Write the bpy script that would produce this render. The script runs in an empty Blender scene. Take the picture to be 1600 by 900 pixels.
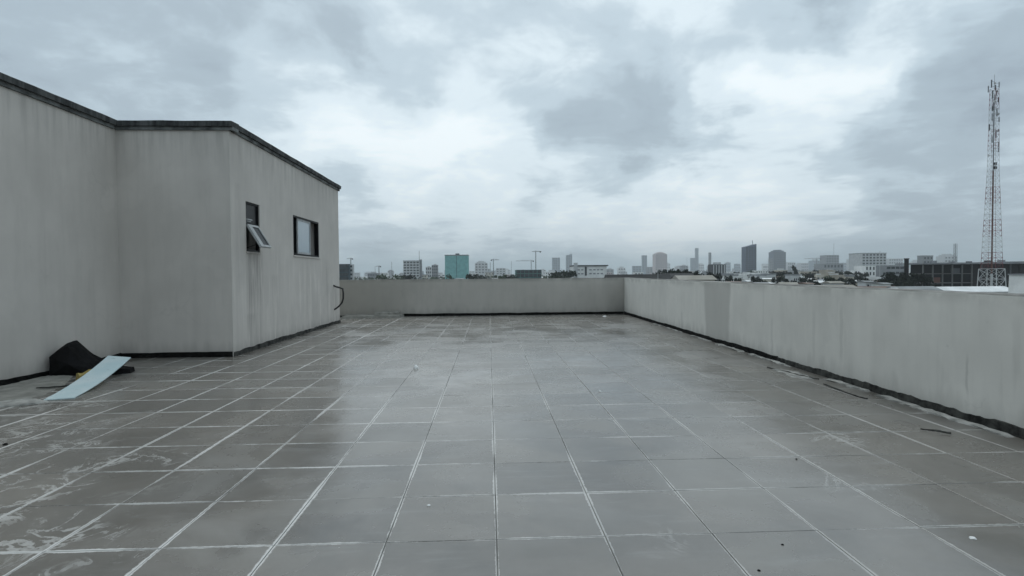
import bpy, math, random
import numpy as np
from mathutils import Vector, Matrix
random.seed(7)
SC = bpy.context.scene
COL = SC.collection
PI = math.pi

# ------------------------------------------------------------------ camera
F_PX, YAW, PITCH, ROLL, H = 850.81, 0.042271, 0.025556, -0.0076115, 1.4526
def basis():
    F = Vector((math.sin(YAW)*math.cos(PITCH), math.cos(YAW)*math.cos(PITCH), -math.sin(PITCH)))
    R = Vector((math.cos(YAW), -math.sin(YAW), 0)); U = R.cross(F)
    c, s = math.cos(ROLL), math.sin(ROLL)
    return c*R + s*U, -s*R + c*U, F
CR, CU, CF = basis()
cam = bpy.data.cameras.new('camera'); camo = bpy.data.objects.new('camera', cam); COL.objects.link(camo)
cam.sensor_width = 36; cam.lens = 36*F_PX/1600; cam.clip_start = 0.05; cam.clip_end = 30000
m = Matrix((CR, CU, -CF)).transposed().to_4x4(); m.translation = Vector((0, 0, H)); camo.matrix_world = m
SC.camera = camo

def at(px, py, Y):
    """the point of the place at distance Y ahead that the photo shows at px, py"""
    d = CR*((px-800)/F_PX) + CU*((450-py)/F_PX) + CF
    d = d*(Y/d.y); return Vector((d.x, d.y, d.z+H))
def direction(px, py):
    return (CR*((px-800)/F_PX) + CU*((450-py)/F_PX) + CF).normalized()

# ------------------------------------------------------------------ view and light
SC.view_settings.view_transform = 'Standard'; SC.view_settings.look = 'None'
SC.view_settings.exposure = 0; SC.view_settings.gamma = 1; SC.view_settings.use_curve_mapping = False
SUN_EL, SUN_AZ = math.radians(56), math.radians(-8)       # azimuth from +Y towards +X
sun = bpy.data.lights.new('sun', 'SUN'); sun.energy = 0.55; sun.angle = math.radians(35); sun.color = (1, 0.97, 0.92)
suno = bpy.data.objects.new('sun', sun); COL.objects.link(suno)
sd = Vector((math.sin(SUN_AZ)*math.cos(SUN_EL), math.cos(SUN_AZ)*math.cos(SUN_EL), math.sin(SUN_EL)))
suno.rotation_euler = sd.to_track_quat('Z', 'Y').to_euler(); suno.location = (0, 0, 60)

class NT:
    def __init__(s, tree): s.t = tree; s.n = tree.nodes; s.l = tree.links
    def new(s, typ, **k):
        n = s.n.new(typ)
        for a, b in k.items(): setattr(n, a, b)
        return n
    def put(s, sock, v):
        if isinstance(v, bpy.types.NodeSocket): s.l.new(v, sock)
        elif v is not None: sock.default_value = v
    def math(s, op, a, b=None, c=None, clamp=False):
        n = s.new('ShaderNodeMath', operation=op, use_clamp=clamp)
        s.put(n.inputs[0], a); s.put(n.inputs[1], b)
        if c is not None: s.put(n.inputs[2], c)
        return n.outputs[0]
    def vmath(s, op, a, b=None):
        n = s.new('ShaderNodeVectorMath', operation=op); s.put(n.inputs[0], a); s.put(n.inputs[1], b)
        return n.outputs['Value'] if op in ('DISTANCE', 'LENGTH', 'DOT_PRODUCT') else n.outputs[0]
    def noise(s, vec, scale, detail=4, rough=0.55, dist=0):
        n = s.new('ShaderNodeTexNoise'); s.put(n.inputs['Vector'], vec); n.inputs['Scale'].default_value = scale
        n.inputs['Detail'].default_value = detail; n.inputs['Roughness'].default_value = rough; n.inputs['Distortion'].default_value = dist
        return n.outputs[0]
    def noisec(s, vec, scale, detail=3):
        n = s.new('ShaderNodeTexNoise'); s.put(n.inputs['Vector'], vec); n.inputs['Scale'].default_value = scale
        n.inputs['Detail'].default_value = detail; return n.outputs[1]
    def ramp(s, v, a, b, lo=0., hi=1., smooth=True):
        n = s.new('ShaderNodeMapRange', interpolation_type='SMOOTHSTEP' if smooth else 'LINEAR')
        s.put(n.inputs[0], v); s.put(n.inputs[1], a); s.put(n.inputs[2], b); s.put(n.inputs[3], lo); s.put(n.inputs[4], hi)
        return n.outputs[0]
    def mix(s, f, a, b):
        n = s.new('ShaderNodeMix', data_type='RGBA'); s.put(n.inputs[0], f); s.put(n.inputs[6], a); s.put(n.inputs[7], b); return n.outputs[2]
    def sep(s, v):
        n = s.new('ShaderNodeSeparateXYZ'); s.put(n.inputs[0], v); return n.outputs
    def comb(s, x, y, z):
        n = s.new('ShaderNodeCombineXYZ'); s.put(n.inputs[0], x); s.put(n.inputs[1], y); s.put(n.inputs[2], z); return n.outputs[0]
    def bump(s, h, strength, dist, normal=None):
        n = s.new('ShaderNodeBump'); s.put(n.inputs['Height'], h); n.inputs['Strength'].default_value = strength
        n.inputs['Distance'].default_value = dist
        if normal is not None: s.put(n.inputs['Normal'], normal)
        return n.outputs[0]
def C(r, g=None, b=None):
    return (r, r if g is None else g, r if b is None else b, 1)

# overcast sky: Nishita behind an almost closed cloud deck
world = bpy.data.worlds.new("World"); SC.world = world; world.use_nodes = True
W = NT(world.node_tree); W.n.clear()
sky = W.new('ShaderNodeTexSky', sky_type='NISHITA', sun_disc=False, sun_elevation=SUN_EL, sun_rotation=SUN_AZ, air_density=1.5, dust_density=4)
tc = W.new('ShaderNodeTexCoord').outputs['Generated']
dirn = W.vmath('NORMALIZE', tc)
wx, wy, wz = W.sep(dirn)
zz = W.math('ADD', W.math('MAXIMUM', wz, 0.0), 0.16)
plane = W.comb(W.math('DIVIDE', wx, zz), W.math('DIVIDE', wy, zz), W.math('MULTIPLY', wz, 0.8))
warp = W.vmath('SUBTRACT', W.noisec(plane, 1.1, 3), (0.5, 0.5, 0.5))
pw = W.vmath('ADD', plane, W.vmath('MULTIPLY', warp, (0.5, 0.5, 0.2)))
n1 = W.noise(pw, 0.75, 6, 0.52); n2 = W.noise(pw, 2.6, 5, 0.6)
val = W.math('ADD', W.math('MULTIPLY', W.math('SUBTRACT', n1, 0.5), 0.72), W.math('MULTIPLY', W.math('SUBTRACT', n2, 0.5), 0.70))
val = W.math('ADD', val, W.math('MULTIPLY', W.math('SUBTRACT', W.noise(pw, 7.0, 5, 0.6), 0.5), 0.20))
# the big cloud masses that are overhead in the photograph (centre, radius, weight)
dw = W.vmath('SUBTRACT', W.noisec(dirn, 6.0, 7), (0.5, 0.5, 0.5))
dv = W.vmath('NORMALIZE', W.vmath('ADD', dirn, W.vmath('MULTIPLY', dw, (0.26, 0.16, 0.20))))
BLOBS = [(935, 175, .15, -.13), (1010, 110, .13, -.08), (880, 200, .09, -.08), (1130, 60, .14, -.10), (1260, 30, .14, -.17), (1340, 5, .13, -.16), (1070, 215, .15, -.06),
         (1010, 265, .12, -.07), (1570, 40, .18, -.17), (1500, 90, .12, -.06), (1520, 215, .13, -.06), (1400, 250, .15, -.04), (1540, 360, .30, -.09), (1330, 385, .2, -.05),
         (150, 40, .4, -.14), (420, 60, .28, -.12), (650, 30, .28, -.09), (330, 165, .14, .07), (30, 90, .2, -.05), (880, 60, .2, -.07), (570, 270, .06, -.08), (330, 120, .13, -.04), (840, 290, .11, -.04), (560, 360, .13, -.06), (900, 395, .22, -.08), (1150, 395, .2, -.07), (700, 400, .2, -.07),
         (450, 175, .17, .13), (620, 215, .17, .13), (720, 230, .15, .12), (560, 200, .12, .08), (210, 130, .12, .06), (760, 60, .10, .05), (1240, 130, .16, .16), (1330, 90, .12, .12), (1400, 60, .13, .10),
         (1180, 160, .09, .08), (850, 240, .08, .09), (900, 262, .07, .08), (1000, 340, .14, .08), (820, 340, .15, .07), (1130, 330, .13, .07), (1240, 300, .13, .05), (640, 320, .12, .06), (1450, 20, .1, .06), (1420, 160, .12, .04), (1000, 352, .13, .20), (880, 352, .10, .15), (1130, 345, .12, .16), (1260, 335, .12, .10), (740, 355, .10, .10), (1220, 120, .10, .08), (720, 220, .12, .06)]
for px, py, r, w in BLOBS:
    d = direction(px, py)
    k = W.ramp(W.vmath('DISTANCE', dv, (d.x, d.y, d.z)), r, r*0.25, 0.0, w*1.3)
    val = W.math('ADD', val, k)
# cloud deck glows softly round the hidden sun
glow = W.ramp(W.vmath('DOT_PRODUCT', dirn, (sd.x, sd.y, sd.z)), -0.6, 1.0, -0.10, 0.10)
val = W.math('ADD', val, glow)
cr = W.new('ShaderNodeValToRGB'); W.put(cr.inputs[0], W.math('ADD', val, 0.55)); cr.color_ramp.interpolation = 'EASE'
E_ = cr.color_ramp.elements
for pos, c in ((0.12, (.235, .29, .345)), (0.36, (.30, .37, .425)), (0.52, (.395, .48, .54)), (0.72, (.56, .645, .695)), (0.95, (.68, .745, .775))):
    if pos == 0.12: e = E_[0]; e.position = pos
    elif pos == 0.95: e = E_[-1]; e.position = pos
    else: e = E_.new(pos)
    e.color = (*c, 1)
cloud = W.vmath('SCALE', cr.outputs[0]); cloud.node.inputs['Scale'].default_value = 14.5
low = W.mix(W.ramp(wz, 0.060, 0.005, 0.0, 0.85), cloud, C(3.9, 5.2, 5.8))
col = W.mix(0.96, sky.outputs[0], low)
bg = W.new('ShaderNodeBackground'); W.put(bg.inputs[0], col); bg.inputs[1].default_value = 0.1
W.l.new(bg.outputs[0], W.new('ShaderNodeOutputWorld').inputs[0])
world.cycles.sampling_method = 'MANUAL'; world.cycles.sample_map_resolution = 1024

# ------------------------------------------------------------------ materials
def mat(name):
    mm = bpy.data.materials.new(name); mm.use_nodes = True; t = NT(mm.node_tree)
    t.b = mm.node_tree.nodes['Principled BSDF']; t.pos = t.new('ShaderNodeNewGeometry').outputs['Position']
    t.obj = t.new('ShaderNodeTexCoord').outputs['Object']; return mm, t
def fin(t, col=None, rough=None, normal=None, metal=None, spec=None):
    t.put(t.b.inputs['Base Color'], col); t.put(t.b.inputs['Roughness'], rough)
    if normal is not None: t.put(t.b.inputs['Normal'], normal)
    if metal is not None: t.b.inputs['Metallic'].default_value = metal
    if spec is not None: t.put(t.b.inputs['Specular IOR Level'], spec)
GX0, GY0, TS = 0.03, 2.951, 0.6

def floor_material():
    mm, t = mat('glazed_floor_tile'); x, y, z = t.sep(t.pos)
    flat = t.comb(x, y, 0.0)
    wv = t.noise(flat, 2.3, 3)
    u = t.math('DIVIDE', t.math('SUBTRACT', x, GX0), TS); v = t.math('DIVIDE', t.math('SUBTRACT', y, GY0), TS)
    x = t.math('ADD', x, t.math('MULTIPLY', t.math('SUBTRACT', t.noise(flat, 1.7, 4, 0.6), 0.5), 0.018))
    y = t.math('ADD', y, t.math('MULTIPLY', t.math('SUBTRACT', t.noise(t.vmath('ADD', flat, (7., 3., 0.)), 1.7, 4, 0.6), 0.5), 0.018))
    u = t.math('DIVIDE', t.math('SUBTRACT', x, GX0), TS); v = t.math('DIVIDE', t.math('SUBTRACT', y, GY0), TS)
    wob = t.math('MULTIPLY', t.math('SUBTRACT', t.noise(flat, 22, 4, 0.7), 0.5), 0.022)
    du = t.math('ADD', t.math('MULTIPLY', t.math('ABSOLUTE', t.math('SUBTRACT', t.math('FRACT', t.math('ADD', u, 0.5)), 0.5)), TS), wob)
    dvv = t.math('ADD', t.math('MULTIPLY', t.math('ABSOLUTE', t.math('SUBTRACT', t.math('FRACT', t.math('ADD', v, 0.5)), 0.5)), TS), wob)
    # distance is measured to the nearest joint; smears of white grout spill over the edges
    iu = t.math('FLOOR', t.math('ADD', u, 0.5)); iv = t.math('FLOOR', t.math('ADD', v, 0.5))
    na = t.noise(t.comb(t.math('MULTIPLY', iu, 7.3), t.math('MULTIPLY', y, 0.9), 3.1), 1.0, 4, 0.6)
    nb = t.noise(t.comb(t.math('MULTIPLY', x, 1.0), t.math('MULTIPLY', iv, 5.7), 9.4), 1.0, 4, 0.65)
    wa = t.ramp(na, 0.3, 0.7, 0.007, 0.024); wb = t.ramp(nb, 0.36, 0.66, 0.006, 0.022)
    ma = t.math('MULTIPLY', t.ramp(du, wa, t.math('MULTIPLY', wa, 0.45)), t.ramp(na, 0.32, 0.52, 0.35, 1.0))
    mb = t.math('MULTIPLY', t.ramp(dvv, wb, t.math('MULTIPLY', wb, 0.45)), t.ramp(nb, 0.32, 0.54, 0.2, 1.0))
    side = t.ramp(x, 2.5, -2.0, 0.55, 1.0)
    grout = t.math('MULTIPLY', t.math('MAXIMUM', ma, mb), t.math('MULTIPLY', side, t.math('MAXIMUM', t.ramp(y, 4.5, 9.0, 1.0, 0.5), t.ramp(x, -1.4, -3.2))))
    # cement film and scuffs
    film = t.ramp(t.noise(flat, 0.85, 6, 0.6, 0.6), 0.42, 0.75)
    streak = t.ramp(t.noise(t.comb(t.math('MULTIPLY', x, 0.55), t.math('MULTIPLY', y, 3.2), 2.0), 2.0, 6, 0.65), 0.52, 0.80)
    ring = t.math('ABSOLUTE', t.math('SUBTRACT', t.noise(t.comb(x, y, 5.0), 3.2, 5, 0.62, 0.8), 0.5))
    blot = t.math('MAXIMUM', t.ramp(ring, 0.045, 0.0), t.ramp(t.noise(t.comb(x, t.math('MULTIPLY', y, 1.8), 8.0), 5.5, 6, 0.7), 0.54, 0.70, 0, .8))
    reg = None
    for cx, cy, r in ((-2.50, 3.20, .55), (-2.80, 4.10, .75), (-2.90, 3.45, .5), (-3.7, 4.5, .8), (-3.4, 3.9, .5), (-4.9, 6.1, .9), (-2.0, 2.6, .4), (-4.2, 5.4, .7), (3.0, 4.6, .35), (2.4, 3.6, .3), (0.9, 2.9, .25), (-1.2, 8.3, .5), (1.4, 6.5, .5)):
        k = t.ramp(t.vmath('DISTANCE', flat, (cx, cy, 0)), r, r*0.35, 0, 1.0 if cx < -1.9 else 0.5)
        reg = k if reg is None else t.math('MAXIMUM', reg, k)
    patchy = t.ramp(t.noise(flat, 2.1, 4, 0.6), 0.42, 0.58)
    blot = t.math('MULTIPLY', t.math('MULTIPLY', blot, patchy), reg)
    white = t.math('MAXIMUM', t.math('MULTIPLY', grout, 0.95), t.math('MULTIPLY', blot, 0.60))
    wn = t.new('ShaderNodeTexWhiteNoise', noise_dimensions='3D'); X0, Y0, _ = t.sep(t.pos)
    t.put(wn.inputs['Vector'], t.comb(t.math('FLOOR', t.math('DIVIDE', t.math('SUBTRACT', X0, GX0), TS)), t.math('FLOOR', t.math('DIVIDE', t.math('SUBTRACT', Y0, GY0), TS)), 0.5)); rnd = wn.outputs['Value']
    base = t.mix(t.ramp(t.noise(flat, 1.7, 5), 0.3, 0.7), C(.142, .128, .110), C(.180, .163, .141))
    vr = t.new('ShaderNodeHueSaturation'); t.put(vr.inputs['Color'], base); t.put(vr.inputs['Value'], t.ramp(rnd, 0, 1, 0.82, 1.15, False)); base = vr.outputs[0]
    base = t.mix(t.math('MULTIPLY', film, 0.30), base, C(.30, .30, .29))
    base = t.mix(t.math('MULTIPLY', streak, 0.30), base, C(.34, .34, .33))
    # patchy darker, rougher band towards the wall feet
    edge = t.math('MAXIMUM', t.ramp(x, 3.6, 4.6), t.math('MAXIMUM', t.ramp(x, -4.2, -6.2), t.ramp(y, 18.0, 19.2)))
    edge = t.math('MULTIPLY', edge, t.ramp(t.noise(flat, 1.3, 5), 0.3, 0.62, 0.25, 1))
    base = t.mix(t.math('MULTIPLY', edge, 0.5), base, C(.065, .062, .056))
    c = t.mix(white, base, C(.60, .59, .565))
    # dark open joint where the grout is gone
    crack = t.math('MULTIPLY', t.ramp(t.math('MINIMUM', du, dvv), 0.0045, 0.002), t.ramp(t.math('MAXIMUM', na, nb), 0.55, 0.42))
    c = t.mix(t.math('MULTIPLY', crack, 0.4), c, C(.03))
    rg = t.math('ADD', t.ramp(t.noise(flat, 1.1, 6, 0.65), 0.3, 0.7, 0.17, 0.30), t.math('MULTIPLY', t.math('MAXIMUM', white, t.math('MULTIPLY', film, 0.4)), 0.35))
    rg = t.math('ADD', rg, t.math('MULTIPLY', edge, 0.12))
    grit = t.ramp(t.noise(flat, 95, 2, 0.7), 0.66, 0.74)
    c = t.mix(t.math('MULTIPLY', grit, t.ramp(t.noise(flat, 1.4, 3), 0.45, 0.7, 0.08, 0.5)), c, C(.06, .056, .05))
    damp = t.ramp(t.noise(t.vmath('ADD', flat, (31., 4., 0.)), 0.42, 5, 0.6, 0.5), 0.50, 0.60)
    c = t.mix(t.math('MULTIPLY', damp, 0.22), c, C(.07, .068, .062))
    rg = t.math('SUBTRACT', rg, t.math('MULTIPLY', damp, 0.07))
    hgt = t.math('ADD', t.noise(flat, 3.0, 3), t.math('MULTIPLY', t.noise(flat, 60, 2), 0.06))
    hgt = t.math('ADD', hgt, t.math('MULTIPLY', white, 0.08))
    fin(t, c, rg, t.bump(hgt, 0.25, 0.012), spec=1.0); t.b.inputs['IOR'].default_value = 1.55; return mm
M = {'tile': floor_material()}

def plaster(name, tone, kind):
    mm, t = mat(name); x, y, z = t.sep(t.pos)
    hcoord = t.math('ADD', x, y)
    big = t.ramp(t.noise(t.pos, 0.55, 5, 0.6), 0.3, 0.7)
    st1 = t.ramp(t.noise(t.comb(t.math('MULTIPLY', hcoord, 3.0), 0.0, t.math('MULTIPLY', z, 0.35)), 1.6, 6, 0.65), 0.40, 0.75)
    st2 = t.ramp(t.noise(t.comb(t.math('MULTIPLY', hcoord, 9.0), 4.0, t.math('MULTIPLY', z, 0.8)), 1.2, 5, 0.6), 0.60, 0.80)
    c = t.mix(big, C(*[v*0.90 for v in tone]), C(*[v*1.07 for v in tone]))
    c = t.mix(t.math('MULTIPLY', st1, 0.22 if kind == 'right' else 0.30), c, C(*[v*0.72 for v in tone]))
    c = t.mix(t.math('MULTIPLY', st2, 0.20), c, C(*[v*0.55 for v in tone]))
    vo = t.new('ShaderNodeTexVoronoi', feature='DISTANCE_TO_EDGE'); t.put(vo.inputs['Vector'], t.vmath('ADD', t.pos, t.vmath('MULTIPLY', t.noisec(t.pos, 2.5, 4), (.7, .7, .7)))); vo.inputs['Scale'].default_value = 0.55
    ck = t.math('MULTIPLY', t.ramp(vo.outputs['Distance'], 0.006, 0.002), t.ramp(t.noise(t.pos, 0.8, 3), 0.50, 0.60))
    c = t.mix(t.math('MULTIPLY', ck, 0.10), c, C(*[v*0.35 for v in tone]))
    ptch = t.ramp(t.noise(t.vmath('ADD', t.pos, (5., 9., 2.)), 0.9, 3, 0.5, 0.4), 0.56, 0.60)
    c = t.mix(t.math('MULTIPLY', ptch, 0.16), c, C(*[min(.9, v*1.15) for v in tone]))
    spk = t.ramp(t.noise(t.pos, 11, 4, 0.7), 0.66, 0.76)
    c = t.mix(t.math('MULTIPLY', spk, 0.22), c, C(*[v*0.5 for v in tone]))
    # rising damp and splash dirt with a ragged upper edge
    rag = t.math('ADD', z, t.math('MULTIPLY', t.math('SUBTRACT', t.noise(t.comb(t.math('MULTIPLY', hcoord, 4.0), 0, z), 1.5, 5), 0.5), 0.5))
    c = t.mix(t.ramp(rag, 0.32, 0.02, 0, 0.40), c, C(*[v*0.45 for v in tone]))
    nz = t.sep(t.new('ShaderNodeNewGeometry').outputs['True Normal'])[2]
    c = t.mix(t.math('MULTIPLY', t.ramp(nz, 0.3, 0.7), t.ramp(t.noise(t.pos, 3.0, 5), 0.3, 0.6, .65, .95)), c, C(.085, .082, .074))
    if kind == 'building':
        # run-off stains below the two windows and below the coping
        for cy, wdt, top, bot, a in ((10.93, .42, 1.95, 0.0, .85), (10.70, .13, 2.0, .3, .6), (11.25, .15, 2.0, 0.5, .6), (10.85, .5, .75, -.2, .5), (12.0, .30, 1.5, .0, .30), (14.1, .5, 1.95, .9, .14), (15.8, .18, 1.7, .5, .35), (10.3, .2, 3.2, 0.2, .25)):
            band = t.ramp(t.math('ABSOLUTE', t.math('SUBTRACT', y, cy)), wdt, wdt*0.15)
            fall = t.math('MULTIPLY', t.ramp(z, top+.02, top-.08), t.ramp(z, bot, top-.2, 0.25, 1))
            fine = t.ramp(t.noise(t.comb(0, t.math('MULTIPLY', y, 16.0), t.math('MULTIPLY', z, 0.7)), 1.0, 5, 0.7), 0.36, 0.62)
            onside = t.ramp(x, -4.75, -4.70)
            c = t.mix(t.math('MULTIPLY', t.math('MULTIPLY', band, fall), t.math('MULTIPLY', t.math('MULTIPLY', fine, onside), a)), c, C(*[v*0.42 for v in tone]))
        wash = t.math('MULTIPLY', t.ramp(z, 3.25, 4.1), t.ramp(t.noise(t.comb(t.math('MULTIPLY', hcoord, 7.0), 1.0, t.math('MULTIPLY', z, 0.5)), 1.0, 5), 0.42, 0.65))
        c = t.mix(t.math('MULTIPLY', wash, 0.42), c, C(*[v*0.5 for v in tone]))
        paint = t.math('MULTIPLY', t.ramp(t.noise(t.comb(0, t.math('MULTIPLY', y, 5.0), t.math('MULTIPLY', z, 0.6)), 1.0, 5, 0.6), 0.5, 0.72), t.math('MULTIPLY', t.ramp(x, -4.75, -4.70), t.ramp(z, 2.3, 1.2)))
        c = t.mix(t.math('MULTIPLY', paint, 0.7), c, C(*[v*1.22 for v in tone]))
    if kind == 'right':
        jit = t.math('MULTIPLY', t.math('SUBTRACT', t.noise(t.comb(0, t.math('MULTIPLY', y, 2.0), t.math('MULTIPLY', z, 3.0)), 1.0, 4), 0.5), 0.10)
        yy = t.math('ADD', y, jit)
        slant = t.math('MULTIPLY', z, 0.12)
        pm = t.math('MULTIPLY', t.ramp(t.math('ADD', yy, slant), 10.48, 10.60), t.ramp(t.math('SUBTRACT', yy, slant), 11.72, 11.56))
        c = t.mix(t.math('MULTIPLY', pm, 0.62), c, C(*[v*0.62 for v in tone]))
        for cy, wd, zb, zt, a in ((6.98, .05, .25, 1.0, .25), (8.8, .05, .1, .7, .22), (5.05, .02, .25, .62, .4), (4.55, .05, .5, 1.05, .15), (9.1, .04, .5, 1.2, .15), (6.0, .16, .9, 1.2, .15), (13.2, .08, 0, .5, .25), (7.6, .05, 0.1, .9, .18)):
            k = t.math('MULTIPLY', t.ramp(t.math('ABSOLUTE', t.math('SUBTRACT', yy, cy)), wd, wd*0.3), t.math('MULTIPLY', t.ramp(z, zb-.05, zb+.1), t.ramp(z, zt+.08, zt-.1)))
            c = t.mix(t.math('MULTIPLY', k, a), c, C(*[v*0.5 for v in tone]))
        k = t.math('MULTIPLY', t.ramp(t.math('ABSOLUTE', t.math('SUBTRACT', yy, 6.55)), .22, .08), t.ramp(z, 1.25, 0.4, 0.2, 1))
        c = t.mix(t.math('MULTIPLY', k, 0.22), c, C(*[v*1.35 for v in tone]))
        c = t.mix(t.math('MULTIPLY', t.ramp(z, 1.08, 1.24), t.ramp(t.noise(t.pos, 3.5, 5), 0.4, 0.6, 0, .4)), c, C(*[v*0.5 for v in tone]))
    if kind == 'far':
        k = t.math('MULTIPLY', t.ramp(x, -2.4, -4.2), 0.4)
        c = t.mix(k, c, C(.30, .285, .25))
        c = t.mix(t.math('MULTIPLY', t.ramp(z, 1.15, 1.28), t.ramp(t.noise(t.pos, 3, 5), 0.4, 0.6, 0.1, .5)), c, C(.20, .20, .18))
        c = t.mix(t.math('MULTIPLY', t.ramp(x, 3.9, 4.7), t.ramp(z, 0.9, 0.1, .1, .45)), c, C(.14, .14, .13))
    hb = t.math('ADD', t.math('MULTIPLY', t.noise(t.pos, 1.6, 3), 1.0), t.math('MULTIPLY', t.noise(t.pos, 38, 4), 0.05))
    fin(t, c, 0.82, t.bump(hb, 0.35, 0.02), spec=0.3); return mm
TONE = (.57, .535, .495)
M['plaster'] = plaster('painted_render_building', TONE, 'building')
M['plaster_right'] = plaster('painted_render_right', (.71, .69, .64), 'right')
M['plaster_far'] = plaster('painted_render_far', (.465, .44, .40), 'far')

def simple(name, a, b, rough=0.7, scale=3.0, metal=0, spec=0.5, bump=0.0, streak=False, coord='pos'):
    mm, t = mat(name); v = t.pos if coord == 'pos' else t.obj
    if streak:
        x, y, z = t.sep(v); v = t.comb(t.math('MULTIPLY', t.math('ADD', x, y), 4.0), 0, t.math('MULTIPLY', z, 0.6))
    n = t.noise(v, scale, 5, 0.6)
    fin(t, t.mix(t.ramp(n, 0.3, 0.7), C(*a), C(*b)), rough, t.bump(n, bump, 0.02) if bump else None, metal, spec); return mm
M['grout_bed'] = simple('grout_bed', (.30, .30, .28), (.10, .10, .095), 0.9, 2.2)
M['coping'] = simple('weathered_coping', (.012, .013, .014), (.095, .10, .098), 0.9, 2.2, streak=True, bump=0.3)
M['coping_lip'] = simple('coping_lip', (.05, .052, .05), (.20, .21, .205), 0.9, 4, bump=0.2)
M['bitumen'] = simple('black_bitumen', (.003, .003, .003), (.012, .012, .011), 0.8, 14, spec=0.1, bump=0.6)
M['bitumen_worn'] = simple('worn_bitumen', (.004, .004, .004), (.07, .07, .063), 0.9, 7, spec=0.3, bump=0.8)
M['cement'] = simple('cement_mortar', (.20, .20, .185), (.46, .45, .42), 0.95, 6, bump=0.8)
M['cement_dark'] = simple('stained_cement', (.19, .185, .165), (.30, .29, .26), 0.95, 5, bump=0.8)
M['black_metal'] = simple('black_window_frame', (.004, .004, .005), (.009, .009, .010), 0.5, 9, spec=.2)
M['alu'] = simple('pale_aluminium', (.30, .31, .31), (.42, .43, .43), 0.5, 8)
M['black_plastic'] = simple('black_plastic', (.003, .003, .003), (.008, .008, .009), 0.6, 8, spec=0.12, bump=0.5)
M['yellow'] = simple('yellow_rag', (.28, .21, .05), (.42, .33, .12), 0.9, 20)
M['rubber'] = simple('black_cable', (.006, .006, .006), (.015, .015, .015), 0.5, 9)
M['stone'] = simple('light_chip', (.70, .70, .68), (.85, .85, .83), 0.9, 20)
M['inner'] = simple('dark_interior', (.010, .010, .010), (.02, .02, .02), 0.95, 2)
def board_mat():
    mm, t = mat('pale_blue_board'); x, y, z = t.sep(t.obj)
    n = t.ramp(t.noise(t.obj, 3.5, 5), 0.35, 0.7)
    c = t.mix(n, C(.50, .63, .65), C(.60, .69, .70))
    c = t.mix(t.ramp(t.noise(t.comb(t.math('MULTIPLY', x, 3), t.math('MULTIPLY', y, 9), 0), 1.6, 6, 0.7), 0.60, 0.70, 0, 0.6), c, C(.22, .27, .29))
    fin(t, c, 0.55); return mm
M['board'] = board_mat()
def glass_mat(name, tint, rough=0.06, spec=1.0):
    mm, t = mat(name); n = t.noise(t.pos, 1.2, 3)
    fin(t, t.mix(n, C(*tint), C(*[v*1.3 for v in tint])), rough, t.bump(n, 0.05, 0.01), spec=spec); return mm
M['glass'] = glass_mat('sky_toned_sash_glass', (.30, .36, .40), 0.25)  # pale sky reflection put into the pane's base colour
M['dark_glass'] = glass_mat('dark_glass', (.008, .009, .010), 0.3, 0.12)
# city
def ground_mat():
    mm, t = mat('city_ground'); a = t.ramp(t.noise(t.pos, 0.02, 6, 0.6), 0.4, 0.6); b = t.noise(t.pos, 0.15, 4)
    fin(t, t.mix(a, t.mix(b, C(.045, .05, .035), C(.07, .075, .055)), t.mix(b, C(.13, .12, .10), C(.22, .21, .19))), 0.95); return mm
M['ground'] = ground_mat()
def wallm(name, c, k=0.12):
    return simple(name, [v*(1-k) for v in c], [v*(1+k) for v in c], 0.85, 0.25)
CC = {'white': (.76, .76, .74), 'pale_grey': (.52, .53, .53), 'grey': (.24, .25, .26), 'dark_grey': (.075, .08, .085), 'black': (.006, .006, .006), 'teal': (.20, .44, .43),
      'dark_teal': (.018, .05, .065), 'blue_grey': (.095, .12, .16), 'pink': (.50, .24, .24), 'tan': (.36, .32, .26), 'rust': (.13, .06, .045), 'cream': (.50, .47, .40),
      'rose': (.60, .53, .52), 'red': (.22, .075, .085), 'green_glass': (.05, .15, .14), 'concrete': (.13, .13, .125), 'haze_blue': (.23, .29, .33)}  # haze_blue has distance haze mixed into its wall colour
for k_, v_ in CC.items(): M[k_] = wallm('city_'+k_, v_)
M['window'] = simple('far_window', (.015, .018, .02), (.05, .06, .065), 0.2, 0.4)
M['roof_white'] = simple('sheet_roof_white', (.62, .63, .62), (.86, .86, .85), 0.6, 0.18)
M['roof_grey'] = simple('sheet_roof_grey', (.16, .17, .17), (.30, .31, .31), 0.6, 0.2)
M['roof_rust'] = simple('sheet_roof_rust', (.09, .055, .045), (.20, .14, .11), 0.8, 0.2)
M['roof_black'] = simple('sheet_roof_black', (.014, .014, .014), (.035, .035, .035), 0.8, 0.2)
M['roof_pink'] = simple('sheet_roof_pink', (.42, .16, .17), (.55, .27, .27), 0.8, 0.1)
M['roof_tan'] = simple('sheet_roof_tan', (.26, .24, .20), (.36, .34, .30), 0.8, 0.2)
def leaf_mat(name, a, b):
    mm, t = mat(name); n = t.noise(t.pos, 0.7, 3)
    fin(t, t.mix(t.ramp(n, .3, .7), C(*a), C(*b)), 0.8, spec=0.2); return mm
M['leaf'] = leaf_mat('dark_leaf', (.012, .028, .012), (.05, .075, .03))
M['leaf_black'] = leaf_mat('blackish_leaf', (.003, .008, .004), (.012, .022, .010))
M['bark'] = simple('bark', (.05, .04, .03), (.09, .075, .06), 0.9, 2)

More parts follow.
